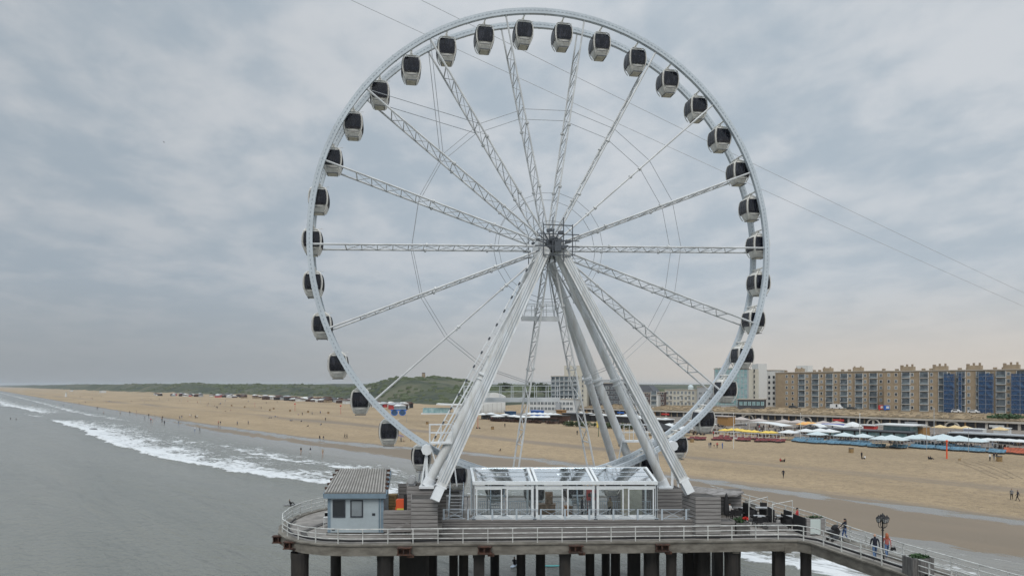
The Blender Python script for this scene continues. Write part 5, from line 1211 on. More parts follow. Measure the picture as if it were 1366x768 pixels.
# loungers
def mklounger(name, label, m, grp, w=1.7):
    t = thing(name, label, 'lounger', (0, 0, 0), 0, grp); mb = MB(); mb.hexa([(-w / 2, -1.0, .42), (w / 2, -1.0, .42), (w / 2, .55, .42), (-w / 2, .55, .42), (-w / 2, -1.0, .58), (w / 2, -1.0, .58), (w / 2, .55, .62), (-w / 2, .55, .62)]); mb.hexa([(-w / 2, .5, .5), (w / 2, .5, .5), (w / 2, .7, .5), (-w / 2, .7, .5), (-w / 2, 1.0, 1.15), (w / 2, 1.0, 1.15), (w / 2, 1.15, 1.1), (-w / 2, 1.15, 1.1)]); mb.build('cushion', M[m], t)
    mb = MB(); mb.box(-w / 2 + .1, w / 2 - .1, -.9, .8, .05, .415); mb.build('base', M['wooddk'], t); reg(t); return t
def lay(proto, runs, jit=.25):
    k = 0
    for x0, y0, x1, y1, n in runs:
        for i in range(n):
            f = (i + .5) / n; p = G(x0 + (x1 - x0) * f + random.uniform(-.8, .8), y0 + (y1 - y0) * f + random.uniform(-.5, .5)); a = UA + random.uniform(-jit, jit)
            if k == 0: proto.location = p; proto.rotation_euler = (0, 0, a)
            else: dup(proto, p, a)
            k += 1
LB = mklounger('blue_lounger', 'blue cushioned beach lounger in the front rows of the right beach club', 'blue', 'blue loungers on the sand')
lay(LB, [(1058, 589, 1072, 590, 4), (1076, 590.2, 1098, 592, 6), (1060, 587, 1096, 589, 7), (1101, 592, 1118, 593, 5), (1123, 593.2, 1136, 594, 3), (1140, 594.5, 1160, 595.5, 5), (1104, 590, 1158, 593, 9), (1215, 597, 1226, 597.8, 3), (1231, 598.2, 1244, 599, 3), (1250, 599.5, 1262, 600.4, 3), (1268, 600.8, 1281, 601.6, 3), (1287, 602, 1298, 603, 3), (1303, 603.5, 1312, 604, 2), (1218, 594.5, 1306, 600, 11), (1160, 596, 1178, 597, 3), (1190, 597.5, 1207, 598, 4), (1318, 604, 1338, 605.5, 4)])
LR = mklounger('red_lounger', 'red and dark cushioned beach lounger below the yellow parasols', 'redc', 'red loungers on the sand')
lay(LR, [(905, 585.5, 910, 586, 1), (918, 586, 940, 587, 4), (950, 587, 975, 588, 4), (982, 588, 1000, 588.6, 3), (1008, 589, 1046, 590, 7), (955, 584, 1040, 587, 9)])
LO = mklounger('orange_lounger', 'orange cushioned beach lounger at the far right edge of the beach club', 'orc', 'orange loungers on the sand')
lay(LO, [(1338, 604, 1372, 607, 7), (1340, 601.5, 1372, 604, 5)])
# flag poles and marker posts
def pole(label, px, py, top, m='balc', r=.09, extra=None, name='flag_pole', cat='pole', grp=None):
    p = G(px, py); h = (py - top) * p.y / F; t = thing(name, label, cat, p, 0, grp); mb = MB(); mb.tube(p, p + ez * h, r, r * .7, n=8); mb.build('mast', M[m], t)
    mb = MB(); mb.ell(p + ez * h, r * 1.6, r * 1.6, r * 1.6, 8, 5); mb.build('finial', M[m], t)
    if extra: extra(t, p, h)
pole('tall white flag pole on open sand below the red loungers', 978.5, 598, 551)
pole('tall white pole rising in front of the orange parasols', 1068, 588, 551)
pole('tall pale pole left of the white stall by the teal pavilion', 1147, 590, 552, r=.14)
pole('tall thin lamp pole right of the timber cabin', 1246, 592, 545, 'steel', r=.13)
pole('grey lamp pole among the right parasols', 1236, 601, 568, 'steel', .07); pole('grey lamp pole right of the orange post', 1292, 604, 570, 'steel', .07)
pole('orange wooden post standing in the sand before the parasols', 1263, 611.5, 588, 'orange', .2)
def sign_(t, p, h): mb = MB(); mb.box(p.x - .7, p.x + .7, p.y - .05, p.y + .05, p.z + h - 2.4, p.z + h); mb.build('sign_plate', M['canvyel'], t)
pole('green post with a yellow sign plate seen between the round legs', 798.5, 582, 561, 'green', .12, sign_, 'sign_post', 'sign post')
def ball(t, p, h): mb = MB(); mb.ell(p + ez * h, .55, .55, .55); mb.build('marker_ball', M['red'], t)
pole('beach marker post with a red ball, right of the group on the left beach', 393.5, 548, 538.5, 'redcl', .12, ball, 'marker_post', 'marker post')
pole('beach marker post with a red ball left of a low gondola', 454.5, 552, 541, 'redcl', .1, ball, 'marker_post', 'marker post')
pole('thin red post with people sitting below it between the legs', 637.5, 571, 556, 'redcl', .12)
pole('thin pole on the left beach among the far walkers', 340, 543, 537, 'redcl', .1); pole('thin dark pole below the blue sunglasses', 542.5, 564, 552, 'steel', .07)
for px, py, tp in ((300, 541, 533), (267.5, 538, 529), (242, 536, 530), (280, 541, 530)): pole('thin grey flag pole far along the left beach', px, py, tp, 'steel', .09, grp='far flag poles')
# bluesunglasses sculpture
p = G(531.5, 554); t = thing('giant_sunglasses', 'giant blue sunglasses sculpture standing on the sand near the dunes', 'sculpture', p); mb = MB(); w = 4.6
mb.box(p.x - w, p.x + w, p.y - .2, p.y + .2, p.z + 2.9, p.z + 3.6)
for s_ in (-1, 1):
    c = p.x + s_ * w * .52; mb.loft([[(c + q * math.cos(k * math.pi / 8) * w * .46, p.y - .2 + yy, p.z + 1.75 + q * math.sin(k * math.pi / 8) * 1.75) for k in range(16)] for yy, q in ((0, 1.), (.4, 1.))])
    mb.box(p.x + s_ * w - .2, p.x + s_ * w + .2, p.y + .2, p.y + 3, p.z + 2.9, p.z + 3.4)
mb.build('spectacle_frame', M['bluebox'], t)
for s_ in (-1, 1):
    c = p.x + s_ * w * .52; mb = MB(); mb.loft([[(c + q * math.cos(k * math.pi / 8) * w * .37, p.y - .25 + yy, p.z + 1.75 + q * math.sin(k * math.pi / 8) * 1.35) for k in range(16)] for yy, q in ((0, 1.), (.03, 1.))]); mb.build('lens', M['net'], t)
# white restaurant with a curved wing, and the big white hall behind the left legs
def WY(px, py, Y): return Vector(((px - 683) * Y / F, Y, hz_(py, Y)))
Yq = 440; t = thing('curved_pavilion', 'white beach restaurant with a sweeping curved roof and glass front behind the left legs', 'restaurant', WY(600, 553, Yq))
mb = MB(); a, b = WY(564, 545, Yq), WY(600, 545, Yq); mb.box(a.x, b.x, Yq, Yq + 8, hz_(550.5, Yq), hz_(544, Yq)); mb.build('glass_wall', M['tealglass'], t)
mb = MB(); a, b = WY(562, 553, Yq), WY(625, 553, Yq); mb.box(a.x, b.x, Yq - 2, Yq + 10, hz_(553.5, Yq), hz_(550.6, Yq)); mb.build('terrace', M['balc'], t)
mb = MB(); pts = []
for k in range(15):
    f = k / 14; px = 582 + 50 * f; top = 538 + 1.0 * math.sin(math.pi * f); pts.append((px, top))
lo = [(px, tp + 1.8) for px, tp in pts]; ring = [WY(px, tp, Yq - 2) for px, tp in pts + lo[::-1]]; mb.loft([ring, [v + Vector((0, 13, 0)) for v in ring]]); mb.build('roof', M['canv'], t)
mb = MB(); ring = [WY(px, py, Yq - 1) for px, py in ((594, 540), (601, 541.5), (604.5, 545), (606, 550.5), (640, 550.5), (640, 540))]; mb.loft([ring, [v + Vector((0, 10, 0)) for v in ring]]); mb.build('curved_wall', M['canv'], t)
Yq = 452; t = thing('white_hall', 'big white hall with a shallow round roof and a long upswept canopy', 'hall', WY(660, 551, Yq))
mb = MB(); ring = [WY(px, py, Yq) for px, py in ((640, 553), (674, 553), (674, 532), (640, 532))]; mb.loft([ring, [v + Vector((0, 14, 0)) for v in ring]]); mb.build('wall', M['canv'], t)
mb = MB(); ring = [WY(px, py, Yq - .5) for px, py in ((638, 531.9), (675, 531.9), (674, 528.5), (667, 525), (658, 523.6), (648, 524.5), (640, 527))]; mb.loft([ring, [v + Vector((0, 15, 0)) for v in ring]]); mb.build('roof', M['paleblock'], t)
mb = MB(); up_ = [(640, 539.5), (650, 537.5), (662, 535.5), (676, 533), (686, 531), (697, 529.6)]; ring = [WY(px, py, Yq - 7) for px, py in up_ + [(px, py + 1.5) for px, py in up_[::-1]]]; mb.loft([ring, [v + Vector((0, 1.6, 0)) for v in ring]]); mb.build('canopy', M['canv'], t)
for px in (645, 651, 657, 663, 669):
    mb = MB(); mb.tube(WY(px, 553, Yq - 5), WY(px, 537, Yq - 5), .12, n=6); mb.build('column', M['steel'], t)
# left clubs: small buildings
for nm, lab, px, py, w, d, h, m, roof in (('brown_hut', 'red-brown wooden hut left of the lattice spokes under the hotel', 742, 564, 9, 5, 3.4, 'rust', 'wooddk'),
    ('blue_container', 'bright blue container behind the rows of white parasols', 714, 555, 8.0, 3, 3.0, 'bluebox', 'bluebox'), ('orange_hut', 'orange-yellow hut in front of the hotel', 746, 556, 5, 3, 3.6, 'timber', 'timber'),
    ('blue_tent', 'dark blue tent left of the lattice spoke near the white hall', 677, 557, 5, 4, 3.2, 'net', 'net'), ('dark_club', 'dark beach club hall under the hotel between the lattice spokes', 765, 561, 17, 6, 3.4, 'darkin', 'slate'),
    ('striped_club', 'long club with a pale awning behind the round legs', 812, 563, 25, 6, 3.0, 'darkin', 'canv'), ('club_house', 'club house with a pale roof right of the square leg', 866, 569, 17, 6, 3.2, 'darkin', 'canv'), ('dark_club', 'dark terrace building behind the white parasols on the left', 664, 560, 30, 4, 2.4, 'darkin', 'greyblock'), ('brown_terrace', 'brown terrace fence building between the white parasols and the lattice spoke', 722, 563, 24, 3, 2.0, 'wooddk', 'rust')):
    box_thing(nm, lab, nm.split('_')[1], px, py, w, d, h, m, roof=roof, over=.25)
def shrubrow(name, label, px0, py0, px1, py1, h, n, m='leaf'):
    a, b = G(px0, py0), G(px1, py1); mb = MB()
    for i in range(n):
        p = a.lerp(b, random.random()); leaves(mb, (p.x, p.y + random.uniform(0, 3), p.z + h * .5), (1.6, 1.2, h * .5 * random.uniform(.6, 1.2)), 28, .5)
    return tag(mb.build(name, M[m]), label, 'hedge')
shrubrow('hedge', 'dark brown-green hedge along the edge of the sand behind the round legs', 752, 568, 850, 573, 2.4, 70)
shrubrow('hedge', 'low dark hedge below the white parasols left of the lattice spokes', 655, 561.5, 750, 566, 1.4, 60, 'rust')
# far beach pavilions along the foot of the dunes
pal = ['rust', 'darkin', 'canv', 'greyblock', 'brick', 'hotelblue', 'darkbrick', 'paleblock', 'redcl', 'darkin']
protos = {}
for i in range(150):
    f = random.random(); px = 205 + 345 * f; py = lerp([(205, 527.5), (300, 530.0), (440, 537), (550, 548)], px) - random.random() * (1.5 + 2.5 * f)
    p = G(px, py); m = pal[i % len(pal)]
    if m not in protos:
        t = thing('beach_cabin', 'x', 'beach cabin', p, UA, 'far beach cabins at the foot of the dunes'); mb = MB(); mb.box(-4.5, 4.5, -2.5, 2.5, -1, 2.7); mb.build('wall', M[m], t)
        mb = MB(); mb.hexa([(-5, -3, 2.703), (5, -3, 2.703), (5, 3, 2.703), (-5, 3, 2.703), (-4.6, -.3, 3.9), (4.6, -.3, 3.9), (4.6, .3, 3.9), (-4.6, .3, 3.9)]); mb.build('roof', M[random.choice(['canv', 'greyblock', 'darkbrick', 'slate', 'rust', 'paleblock'])], t); reg(t)
        t['label'] = 'far %s beach cabin in the strip at the foot of the dunes' % {'carw': 'bright white', 'rust': 'rusty brown', 'darkin': 'dark', 'canv': 'off-white', 'greyblock': 'mid grey', 'brick': 'tan', 'hotelblue': 'blue-grey', 'darkbrick': 'dark brick coloured', 'paleblock': 'pale grey', 'redcl': 'red'}[m]; protos[m] = t
    else: dup(protos[m], p, UA + random.uniform(-.2, .2), sc=(random.uniform(.5, 1.5), random.uniform(.7, 1.2), random.uniform(.7, 1.25)))
box_thing('long_white_pavilion', 'long white flat pavilion alone at the foot of the far left dunes', 'pavilion', 134, 523.5, 38, 10, 4.2, 'canv', roof='carw', over=.5)
box_thing('white_pavilion', 'small white pavilion left of the long one at the far dunes', 'pavilion', 93, 521.8, 20, 8, 3.4, 'canv', roof='carw', over=.5)
p = G(88, 528.8); t = thing('lifeguard_tower', 'pale tapering lifeguard tower on the far left beach', 'tower', p); mb = MB(); mb.tube(p - ez, p + ez * 6.5, 2.0, 1.0, n=8); mb.build('shaft', M['paleblock'], t); mb = MB(); mb.tube(p + ez * 6.5, p + ez * 8.2, 1.5, 1.4, n=8); mb.build('cabin', M['cream'], t)
# tower on the dune hill
x, y = xy(-735, 430); p = AT(565, y, 0); p = Vector((p.x, p.y, zxy(p.x, p.y) - .5)); t = thing('hill_tower', 'brown stone tower on top of the green dune hill', 'tower', p)
sc_ = p.y / F; mb = MB(); mb.tube(p, p + ez * (6.6 * sc_), 2.7 * sc_, 2.1 * sc_, n=8); mb.build('shaft', M['brick2'], t); mb = MB(); mb.tube(p + ez * (6.6 * sc_), p + ez * (7.4 * sc_), 2.3 * sc_, n=8); mb.build('crown', M['darkbrick'], t)
# shrubs on the dunes
mb = MB(); random.seed(3)
for i in range(5200):
    s_ = -470 - 1900 * random.random() ** 1.8; t_ = lerp(DUN, s_) + 25 + 260 * random.random()
    if nz(s_, t_, .011, 21) < random.uniform(-.25, .35) : continue
    x, y = xy(s_, t_); z = zt(s_, t_); w = random.uniform(2.0, 5.5); h = random.uniform(1.0, 2.6); n = 7; o = random.random()
    r0 = [(x + w * math.cos(6.283 * (k + o) / n) * random.uniform(.7, 1.2), y + w * math.sin(6.283 * (k + o) / n) * random.uniform(.7, 1.2), z - .6) for k in range(n)]
    r1 = [(x + (a - x) * .72, y + (b - y) * .72, z + h * random.uniform(.5, .85)) for a, b, c in r0]; r2 = [(x + (a - x) * .25, y + (b - y) * .25, z + h * random.uniform(.85, 1.1)) for a, b, c in r0]
    mb.loft([r0, r1, r2])
tag(mb.build('dune_shrubs', M['grass']), 'dark green scrub covering the dunes and the hill', 'scrub', kind='stuff')
# trees behind the hotel side
def tree(p, h, w, lab):
    t = thing('tree', lab, 'tree', p, 0, 'trees beyond the white hall'); mb = MB(); mb.tube(p - ez, p + ez * h * .55, .35, .15, n=6)
    for k in range(4): a_ = k * 1.6; mb.tube(p + ez * h * .4, p + Vector((math.cos(a_) * w * .3, math.sin(a_) * w * .3, h * .75)), .15, .05, n=5)
    mb.build('trunk', M['bark'], t); mb = MB()
    for k in range(9): leaves(mb, (p.x + random.gauss(0, w * .25), p.y + random.gauss(0, w * .25), p.z + h * random.uniform(.45, .9)), (w * .3, w * .3, h * .18), 60, .55)
    mb.build('crown', M['leaf'], t)
for i in range(26):
    px = random.uniform(672, 905); Y = random.uniform(500, 640) if px < 740 else random.uniform(470, 560); x, y = atY(px, Y); z = zxy(x, y); tree(Vector((x, y, z)), random.uniform(6, 9.5) if px < 740 else random.uniform(7, 10), random.uniform(6, 10), 'dark green tree in the belt behind the beach clubs and the hotel')
# the paved promenade between the clubs and the gallery
mb = MB(); pr = []
for s_ in (-350, -320, -300, -275, -253, -233, -213, -190, -170, -150, -130, -105, -80, -60, -40, -10, 60):
    pr.append((s_, lerp(GAL, s_) - lerp([(-350, 40), (-253, 60), (-213, 86), (60, 88)], s_), lerp(GAL, s_) - .5))
M['promenade'] = mat('promenade_paving', (.115, .10, .09), .85, col2=(.23, .19, .15), vscale=.16)
for (s0, a0, b0), (s1, a1, b1_) in zip(pr[:-1], pr[1:]):
    n = 14
    for i in range(n):
        q = [(s0 + (s1 - s0) * u, (a0 + (a1 - a0) * u) + ((b0 + (b1_ - b0) * u) - (a0 + (a1 - a0) * u)) * v) for u, v in ((0, i / n), (1, i / n), (1, (i + 1) / n), (0, (i + 1) / n))]
        mb.add([(*xy(a, b), zt(a, b) + .12) for a, b in q], [(0, 1, 2, 3)])
tag(mb.build('promenade', M['promenade']), kind='structure')

# ------------------------------------------------------------------ people
def person_mesh(name, pose='stand', cols=('skin', 'navy', 'jeans', 'hairdk', 'shoe'), h=1.75, fingers=False, fem=False, bald=False, sleeves=True, seed=0):
    rnd = random.Random(seed); k = .92 if fem else 1.0; V = {}; sw = .19 * k
    V.update(pel=(0, 0, .95), sp=(0, .01, 1.12), ch=(0, .01, 1.32), nk=(0, 0, 1.48), hd0=(0, -.01, 1.57), hd1=(0, -.02, 1.66), hd2=(0, -.01, 1.745))
    for s, n in ((-1, 'l'), (1, 'r')):
        V['sh' + n] = (s * sw, 0, 1.42); V['el' + n] = (s * (sw + .06), .03, 1.13); V['wr' + n] = (s * (sw + .07), -.03, .88); V['ha' + n] = (s * (sw + .065), -.05, .79)
        V['hi' + n] = (s * .09, 0, .90); V['kn' + n] = (s * .095, -.01, .49); V['an' + n] = (s * .095, .02, .09); V['to' + n] = (s * .11, -.13, .035)
    if pose == 'walk':
        V['knl'] = (-.09, -.18, .52); V['anl'] = (-.09, -.22, .10); V['tol'] = (-.1, -.37, .06); V['knr'] = (.09, .06, .49); V['anr'] = (.09, .33, .16); V['tor'] = (.1, .22, .03)
        V['ell'] = (-sw - .05, .14, 1.15); V['wrl'] = (-sw - .06, .16, .90); V['hal'] = (-sw - .06, .14, .81); V['elr'] = (sw + .05, -.04, 1.14); V['wrr'] = (sw + .05, -.20, .93); V['har'] = (sw + .04, -.26, .86)
    if pose == 'push':
        for n, s in (('l', -1), ('r', 1)): V['el' + n] = (s * (sw + .03), -.16, 1.17); V['wr' + n] = (s * (sw - .02), -.40, 1.04); V['ha' + n] = (s * (sw - .03), -.48, 1.03)
        V['knl'] = (-.09, -.14, .50); V['anl'] = (-.09, -.14, .09); V['tol'] = (-.1, -.29, .04); V['anr'] = (.09, .20, .11); V['tor'] = (.1, .07, .03)
    if pose == 'sit':
        d = -.83; V = {q: (x, y + .12 + .12 * (z - .95), z + d) if z > .93 else (x, y, z) for q, (x, y, z) in V.items()}
        for n, s in (('l', -1), ('r', 1)):
            V['hi' + n] = (s * .09, .08, .11); V['kn' + n] = (s * .13, -.30, .42); V['an' + n] = (s * .11, -.52, .08); V['to' + n] = (s * .12, -.66, .04)
            V['sh' + n] = (s * sw, .16, .58); V['el' + n] = (s * (sw + .07), .0, .34); V['wr' + n] = (s * .16, -.22, .38); V['ha' + n] = (s * .14, -.30, .40)
    if pose == 'chair':
        d = -.45; V = {q: (x, y + .05, z + d) if z > .93 else (x, y, z) for q, (x, y, z) in V.items()}
        for n, s in (('l', -1), ('r', 1)):
            V['hi' + n] = (s * .09, .0, .50); V['kn' + n] = (s * .11, -.42, .52); V['an' + n] = (s * .11, -.45, .09); V['to' + n] = (s * .12, -.6, .035)
            V['sh' + n] = (s * sw, .05, .97); V['el' + n] = (s * (sw + .05), -.02, .70); V['wr' + n] = (s * .17, -.26, .72); V['ha' + n] = (s * .15, -.34, .74)
    RD = dict(pel=(.15, .115), sp=(.135, .10), ch=(.155, .11), nk=(.06, .06), hd0=(.075, .085), hd1=(.082, .10), hd2=(.055, .065), sh=(.075, .07), el=(.046, .046), wr=(.032, .03), ha=(.036, .02), hi=(.10, .10), kn=(.062, .062), an=(.044, .048), to=(.04, .03))
    E_ = [('pel', 'sp', 1), ('sp', 'ch', 1), ('ch', 'nk', 1), ('nk', 'hd0', 0), ('hd0', 'hd1', 0), ('hd1', 'hd2', 3 if not bald else 0)]
    for n in 'lr': E_ += [('ch', 'sh' + n, 1), ('sh' + n, 'el' + n, 1), ('el' + n, 'wr' + n, 1 if sleeves else 0), ('wr' + n, 'ha' + n, 0), ('pel', 'hi' + n, 2), ('hi' + n, 'kn' + n, 2), ('kn' + n, 'an' + n, 2), ('an' + n, 'to' + n, 4)]
    names = list(V); idx = {n: i for i, n in enumerate(names)}
    me = bpy.data.meshes.new(name); me.from_pydata([V[n] for n in names], [(idx[a], idx[b]) for a, b, _ in E_], []); me.update()
    o = bpy.data.objects.new(name, me); COL.objects.link(o); md = o.modifiers.new('skin', 'SKIN'); md.use_smooth_shade = True
    if not me.skin_vertices: me.skin_vertices.new() if hasattr(me.skin_vertices, 'new') else None
    bpy.context.view_layer.update()
    if not me.skin_vertices:
        bm = bmesh.new(); bm.from_mesh(me); bm.verts.layers.skin.verify(); bm.to_mesh(me); bm.free()
    sv = me.skin_vertices[0].data
    for i, n in enumerate(names):
        r = RD.get(n) or RD[n[:-1]]; sv[i].radius = (r[0] * k, r[1] * k); sv[i].use_root = (n == 'pel')
    ms = o.modifiers.new('sub', 'SUBSURF'); ms.levels = 1; ms.render_levels = 1
    dg = bpy.context.evaluated_depsgraph_get(); ev = o.evaluated_get(dg); m2 = bpy.data.meshes.new_from_object(ev); bpy.data.objects.remove(o)
    vs = [tuple(v.co) for v in m2.vertices]; fs = [tuple(p.vertices) for p in m2.polygons]; mi = []
    segs = [(Vector(V[a]), Vector(V[b]), r) for a, b, r in E_]
    for f in fs:
        c = sum((Vector(vs[i]) for i in f), Vector()) / len(f); best = 9; reg_ = 0
        for a, b, r in segs:
            d = b - a; t_ = max(0, min(1, (c - a).dot(d) / max(1e-9, d.length_squared))); q = (c - a - d * t_).length - (.05 if r in (1, 2) else 0)
            if q < best: best = q; reg_ = r
        mi.append(reg_)
    mb = MB(); mb.v = vs; mb.f = [list(f) for f in fs]; mb.m = mi
    hx, hy, hz = V['hd1']; mb.cur = 0
    mb.ell((hx, hy - .098, hz - .015), .014, .022, .02, 6, 5)
    for s in (-1, 1): mb.ell((hx + s * .083, hy + .005, hz - .01), .014, .024, .032, 6, 5)
    mb.cur = 3
    for s in (-1, 1): mb.ell((hx + s * .033, hy - .088, hz + .012), .012, .008, .008, 6, 4)
    if fingers:
        mb.cur = 0
        for n, s in (('l', -1), ('r', 1)):
            w_, h_ = Vector(V['wr' + n]), Vector(V['ha' + n]); d = (h_ - w_).normalized(); side = d.cross(Vector((s, 0, 0))).normalized()
            for q in range(4):
                b0 = h_ + d * .015 + side * (-.027 + .018 * q); ln = (.065, .078, .072, .055)[q]; m_ = b0 + d * ln * .55; e_ = m_ + (d * .7 + Vector((-s * .7, 0, 0))).normalized() * ln * .5
                mb.path([b0, m_, e_], .0085, n=5)
            b0 = w_.lerp(h_, .6) + side * -.03; mb.path([b0, b0 - side * .03 + d * .035, b0 - side * .03 + d * .07], .0095, n=5)
    sc = h / 1.78; mb.v = [tuple(Vector(v) * sc) for v in mb.v]
    bpy.data.meshes.remove(m2)
    return mb, [M[c] for c in cols], {q: Vector(v) * sc for q, v in V.items()}
def person(name, label, loc, rz, pose, cols, group=None, hair=None, hairlen=0., **kw):
    mb, ms, J = person_mesh(name, pose, cols, **kw); o = mb.build('person', ms, None, smooth=True); o.location = loc; o.rotation_euler = (0, 0, rz); tag(o, label, 'person', group)
    if hair:
        c = J['hd1'] + Vector((0, .012, .025)); hb = MB(); hb.ell(c, .098, .112, .105, 12, 8)
        if hairlen: hb.loft([[(c.x + rx * math.cos(a_ * math.pi / 5), c.y + .05 + ry * math.sin(a_ * math.pi / 5), c.z - z) for a_ in range(10)] for z, rx, ry in ((-.03, .09, .07), (.12, .115, .075), (.25, .125, .07), (hairlen, .08, .04))])
        # keep the face clear: hair sits behind it
        hb.v = [(x, max(y, c.y - .075 if z > c.z + .03 else c.y - .015), z) for x, y, z in hb.v]
        hb.build('hair', M[hair], o, smooth=True)
    return o
# on the walkway
p = D(1167, 746); person('p', 'bald man in a navy jumper and jeans walking arm in arm beside the red-haired woman', p, math.pi - .25, 'walk', ('skin', 'navy', 'jeans', 'hairdk', 'shoe'), h=1.82, fingers=True, bald=True)
p = D(1183, 743); wpos = p; person('p', 'woman with long ginger hair in a salmon top walking beside the bald man', p, math.pi - .25, 'walk', ('skin', 'salmon', 'jeans', 'hairred', 'tancl'), h=1.70, fingers=True, fem=True, hair='hairred', hairlen=.36)
mb = MB(); c = wpos + Vector((.42, -.05, .62)); mb.hexa([(c.x - .18, c.y - .07, c.z - .13), (c.x + .18, c.y - .07, c.z - .13), (c.x + .18, c.y + .07, c.z - .13), (c.x - .18, c.y + .07, c.z - .13), (c.x - .14, c.y - .05, c.z + .1), (c.x + .14, c.y - .05, c.z + .1), (c.x + .14, c.y + .05, c.z + .1), (c.x - .14, c.y + .05, c.z + .1)])
mb.path([c + Vector((-.1, 0, .1)), c + Vector((-.08, 0, .24)), c + Vector((.06, 0, .24)), c + Vector((.1, 0, .1))], .012, n=5); tag(mb.build('handbag', M['black']), 'black handbag carried by the ginger-haired woman', 'handbag')
p = D(1127, 720); SA = -1.35; person('p', 'woman with long dark hair in a navy jacket and blue jeans pushing a black pram', p, SA, 'push', ('skin', 'navy', 'bluecl', 'hairdk', 'shoe'), h=1.68, fingers=True, fem=True, hair='hairdk', hairlen=.42)
pp = p + Vector((math.sin(SA), -math.cos(SA), 0)) * .95; t = thing('pram', 'black pram being pushed along the walkway by the dark-haired woman', 'pram', pp, SA)
mb = MB(); mb.loft([[(-.24, -.35, .5), (.24, -.35, .5), (.24, .25, .5), (-.24, .25, .5)], [(-.28, -.45, .62), (.28, -.45, .62), (.28, .32, .62), (-.28, .32, .62)], [(-.28, -.5, .8), (.28, -.5, .8), (.28, .34, .85), (-.28, .34, .85)]]); mb.build('seat', M['black'], t)
mb = MB(); n = 8; rows = [[(x, .34 - .42 * math.sin(math.pi * .5 * k / n) * (1 - .0), .84 + .34 * math.cos(math.pi * .5 * k / n) * (k < n) + .02) for x in (-.29, -.1, .1, .29)] for k in range(n + 1)]
mb.add([v for r in rows for v in r], [(k * 4 + i, k * 4 + i + 1, k * 4 + i + 5, k * 4 + i + 4) for k in range(n) for i in range(3)]); mb.ell((0, .2, .86), .25, .2, .2, 10, 6); mb.build('hood', M['blackcl'], t)
mb = MB()
for x in (-.27, .27): mb.tube((x, .75, 1.02), (x, -.35, .25), .018, n=5); mb.tube((x, .3, .55), (x, .42, .2), .018, n=5); mb.tube((x, -.35, .25), (x, .42, .2), .015, n=5)
mb.tube((-.27, .75, 1.02), (.27, .75, 1.02), .02, n=6); mb.box(-.2, .2, -.2, .3, .25, .4); mb.build('chassis', M['dark'], t)
for x in (-.3, .3):
    for y, r in ((-.36, .12), (.42, .15)): mb = MB(); mb.tube((x - .03, y, r), (x + .03, y, r), r, n=14); mb.build('wheel', M['tirecol'], t)
p = D(975, 690); person('p', 'person in a white shirt sitting at the terrace table behind the closed parasol', p + Vector((0, .3, .0)), .4, 'chair', ('skin', 'whitecl', 'navy', 'hairdk', 'shoe'), fingers=True, hair='hairdk')
p = D(1068, 706); person('p', 'person in a red top standing at the railing behind the dark screens', p + Vector((.2, 1.2, 0)), .8, 'stand', ('skin', 'redcl', 'blackcl', 'hairdk', 'shoe'), h=1.62, hair='hairdk')
person('p', 'man in navy standing with a paper at the desk inside the glass hall', (5.62, 57.05, PZ), 1.2, 'stand', ('skin', 'navy', 'navy', 'hairdk', 'shoe'), h=1.76, fingers=True, hair='hairdk')
person('p', 'woman with brown hair in a tan top and black trousers inside the glass hall', (7.85, 57.1, PZ), -.6, 'walk', ('skin', 'tancl', 'blackcl', 'hairbr', 'shoe'), h=1.7, fingers=True, fem=True, hair='hairbr', hairlen=.25)

# beach people: a few figures, copied
VAR = {}
def variant(key):
    pose, top, bot, hair, fem = key
    if key not in VAR:
        mb, ms, J = person_mesh('person', pose, ('skin', top, bot, hair, bot if bot != 'skin' else 'skin'), fem=fem, h=1.68 if fem else 1.76, sleeves=top != 'skin')
        o = mb.build('person', ms, None, smooth=True); COL.objects.unlink(o); VAR[key] = o
    return VAR[key]
CN = dict(navy='navy', blackcl='black', whitecl='white', greycl='grey', redcl='red', bluecl='blue', tancl='beige', jeans='blue', skin='bare')
def put(px, py, pose, top, bot, label, group, rz=None, hair='hairdk', fem=False, sc=1., z=None):
    o = variant((pose, top, bot, hair, fem)).copy(); COL.objects.link(o); o.location = G(px, py) if z is None else W(px, py, z); o.rotation_euler = (0, 0, rz if rz is not None else random.uniform(0, 6.28)); o.scale = (sc * 1.08,) * 3
    return tag(o, label, 'person', group)
random.seed(21)
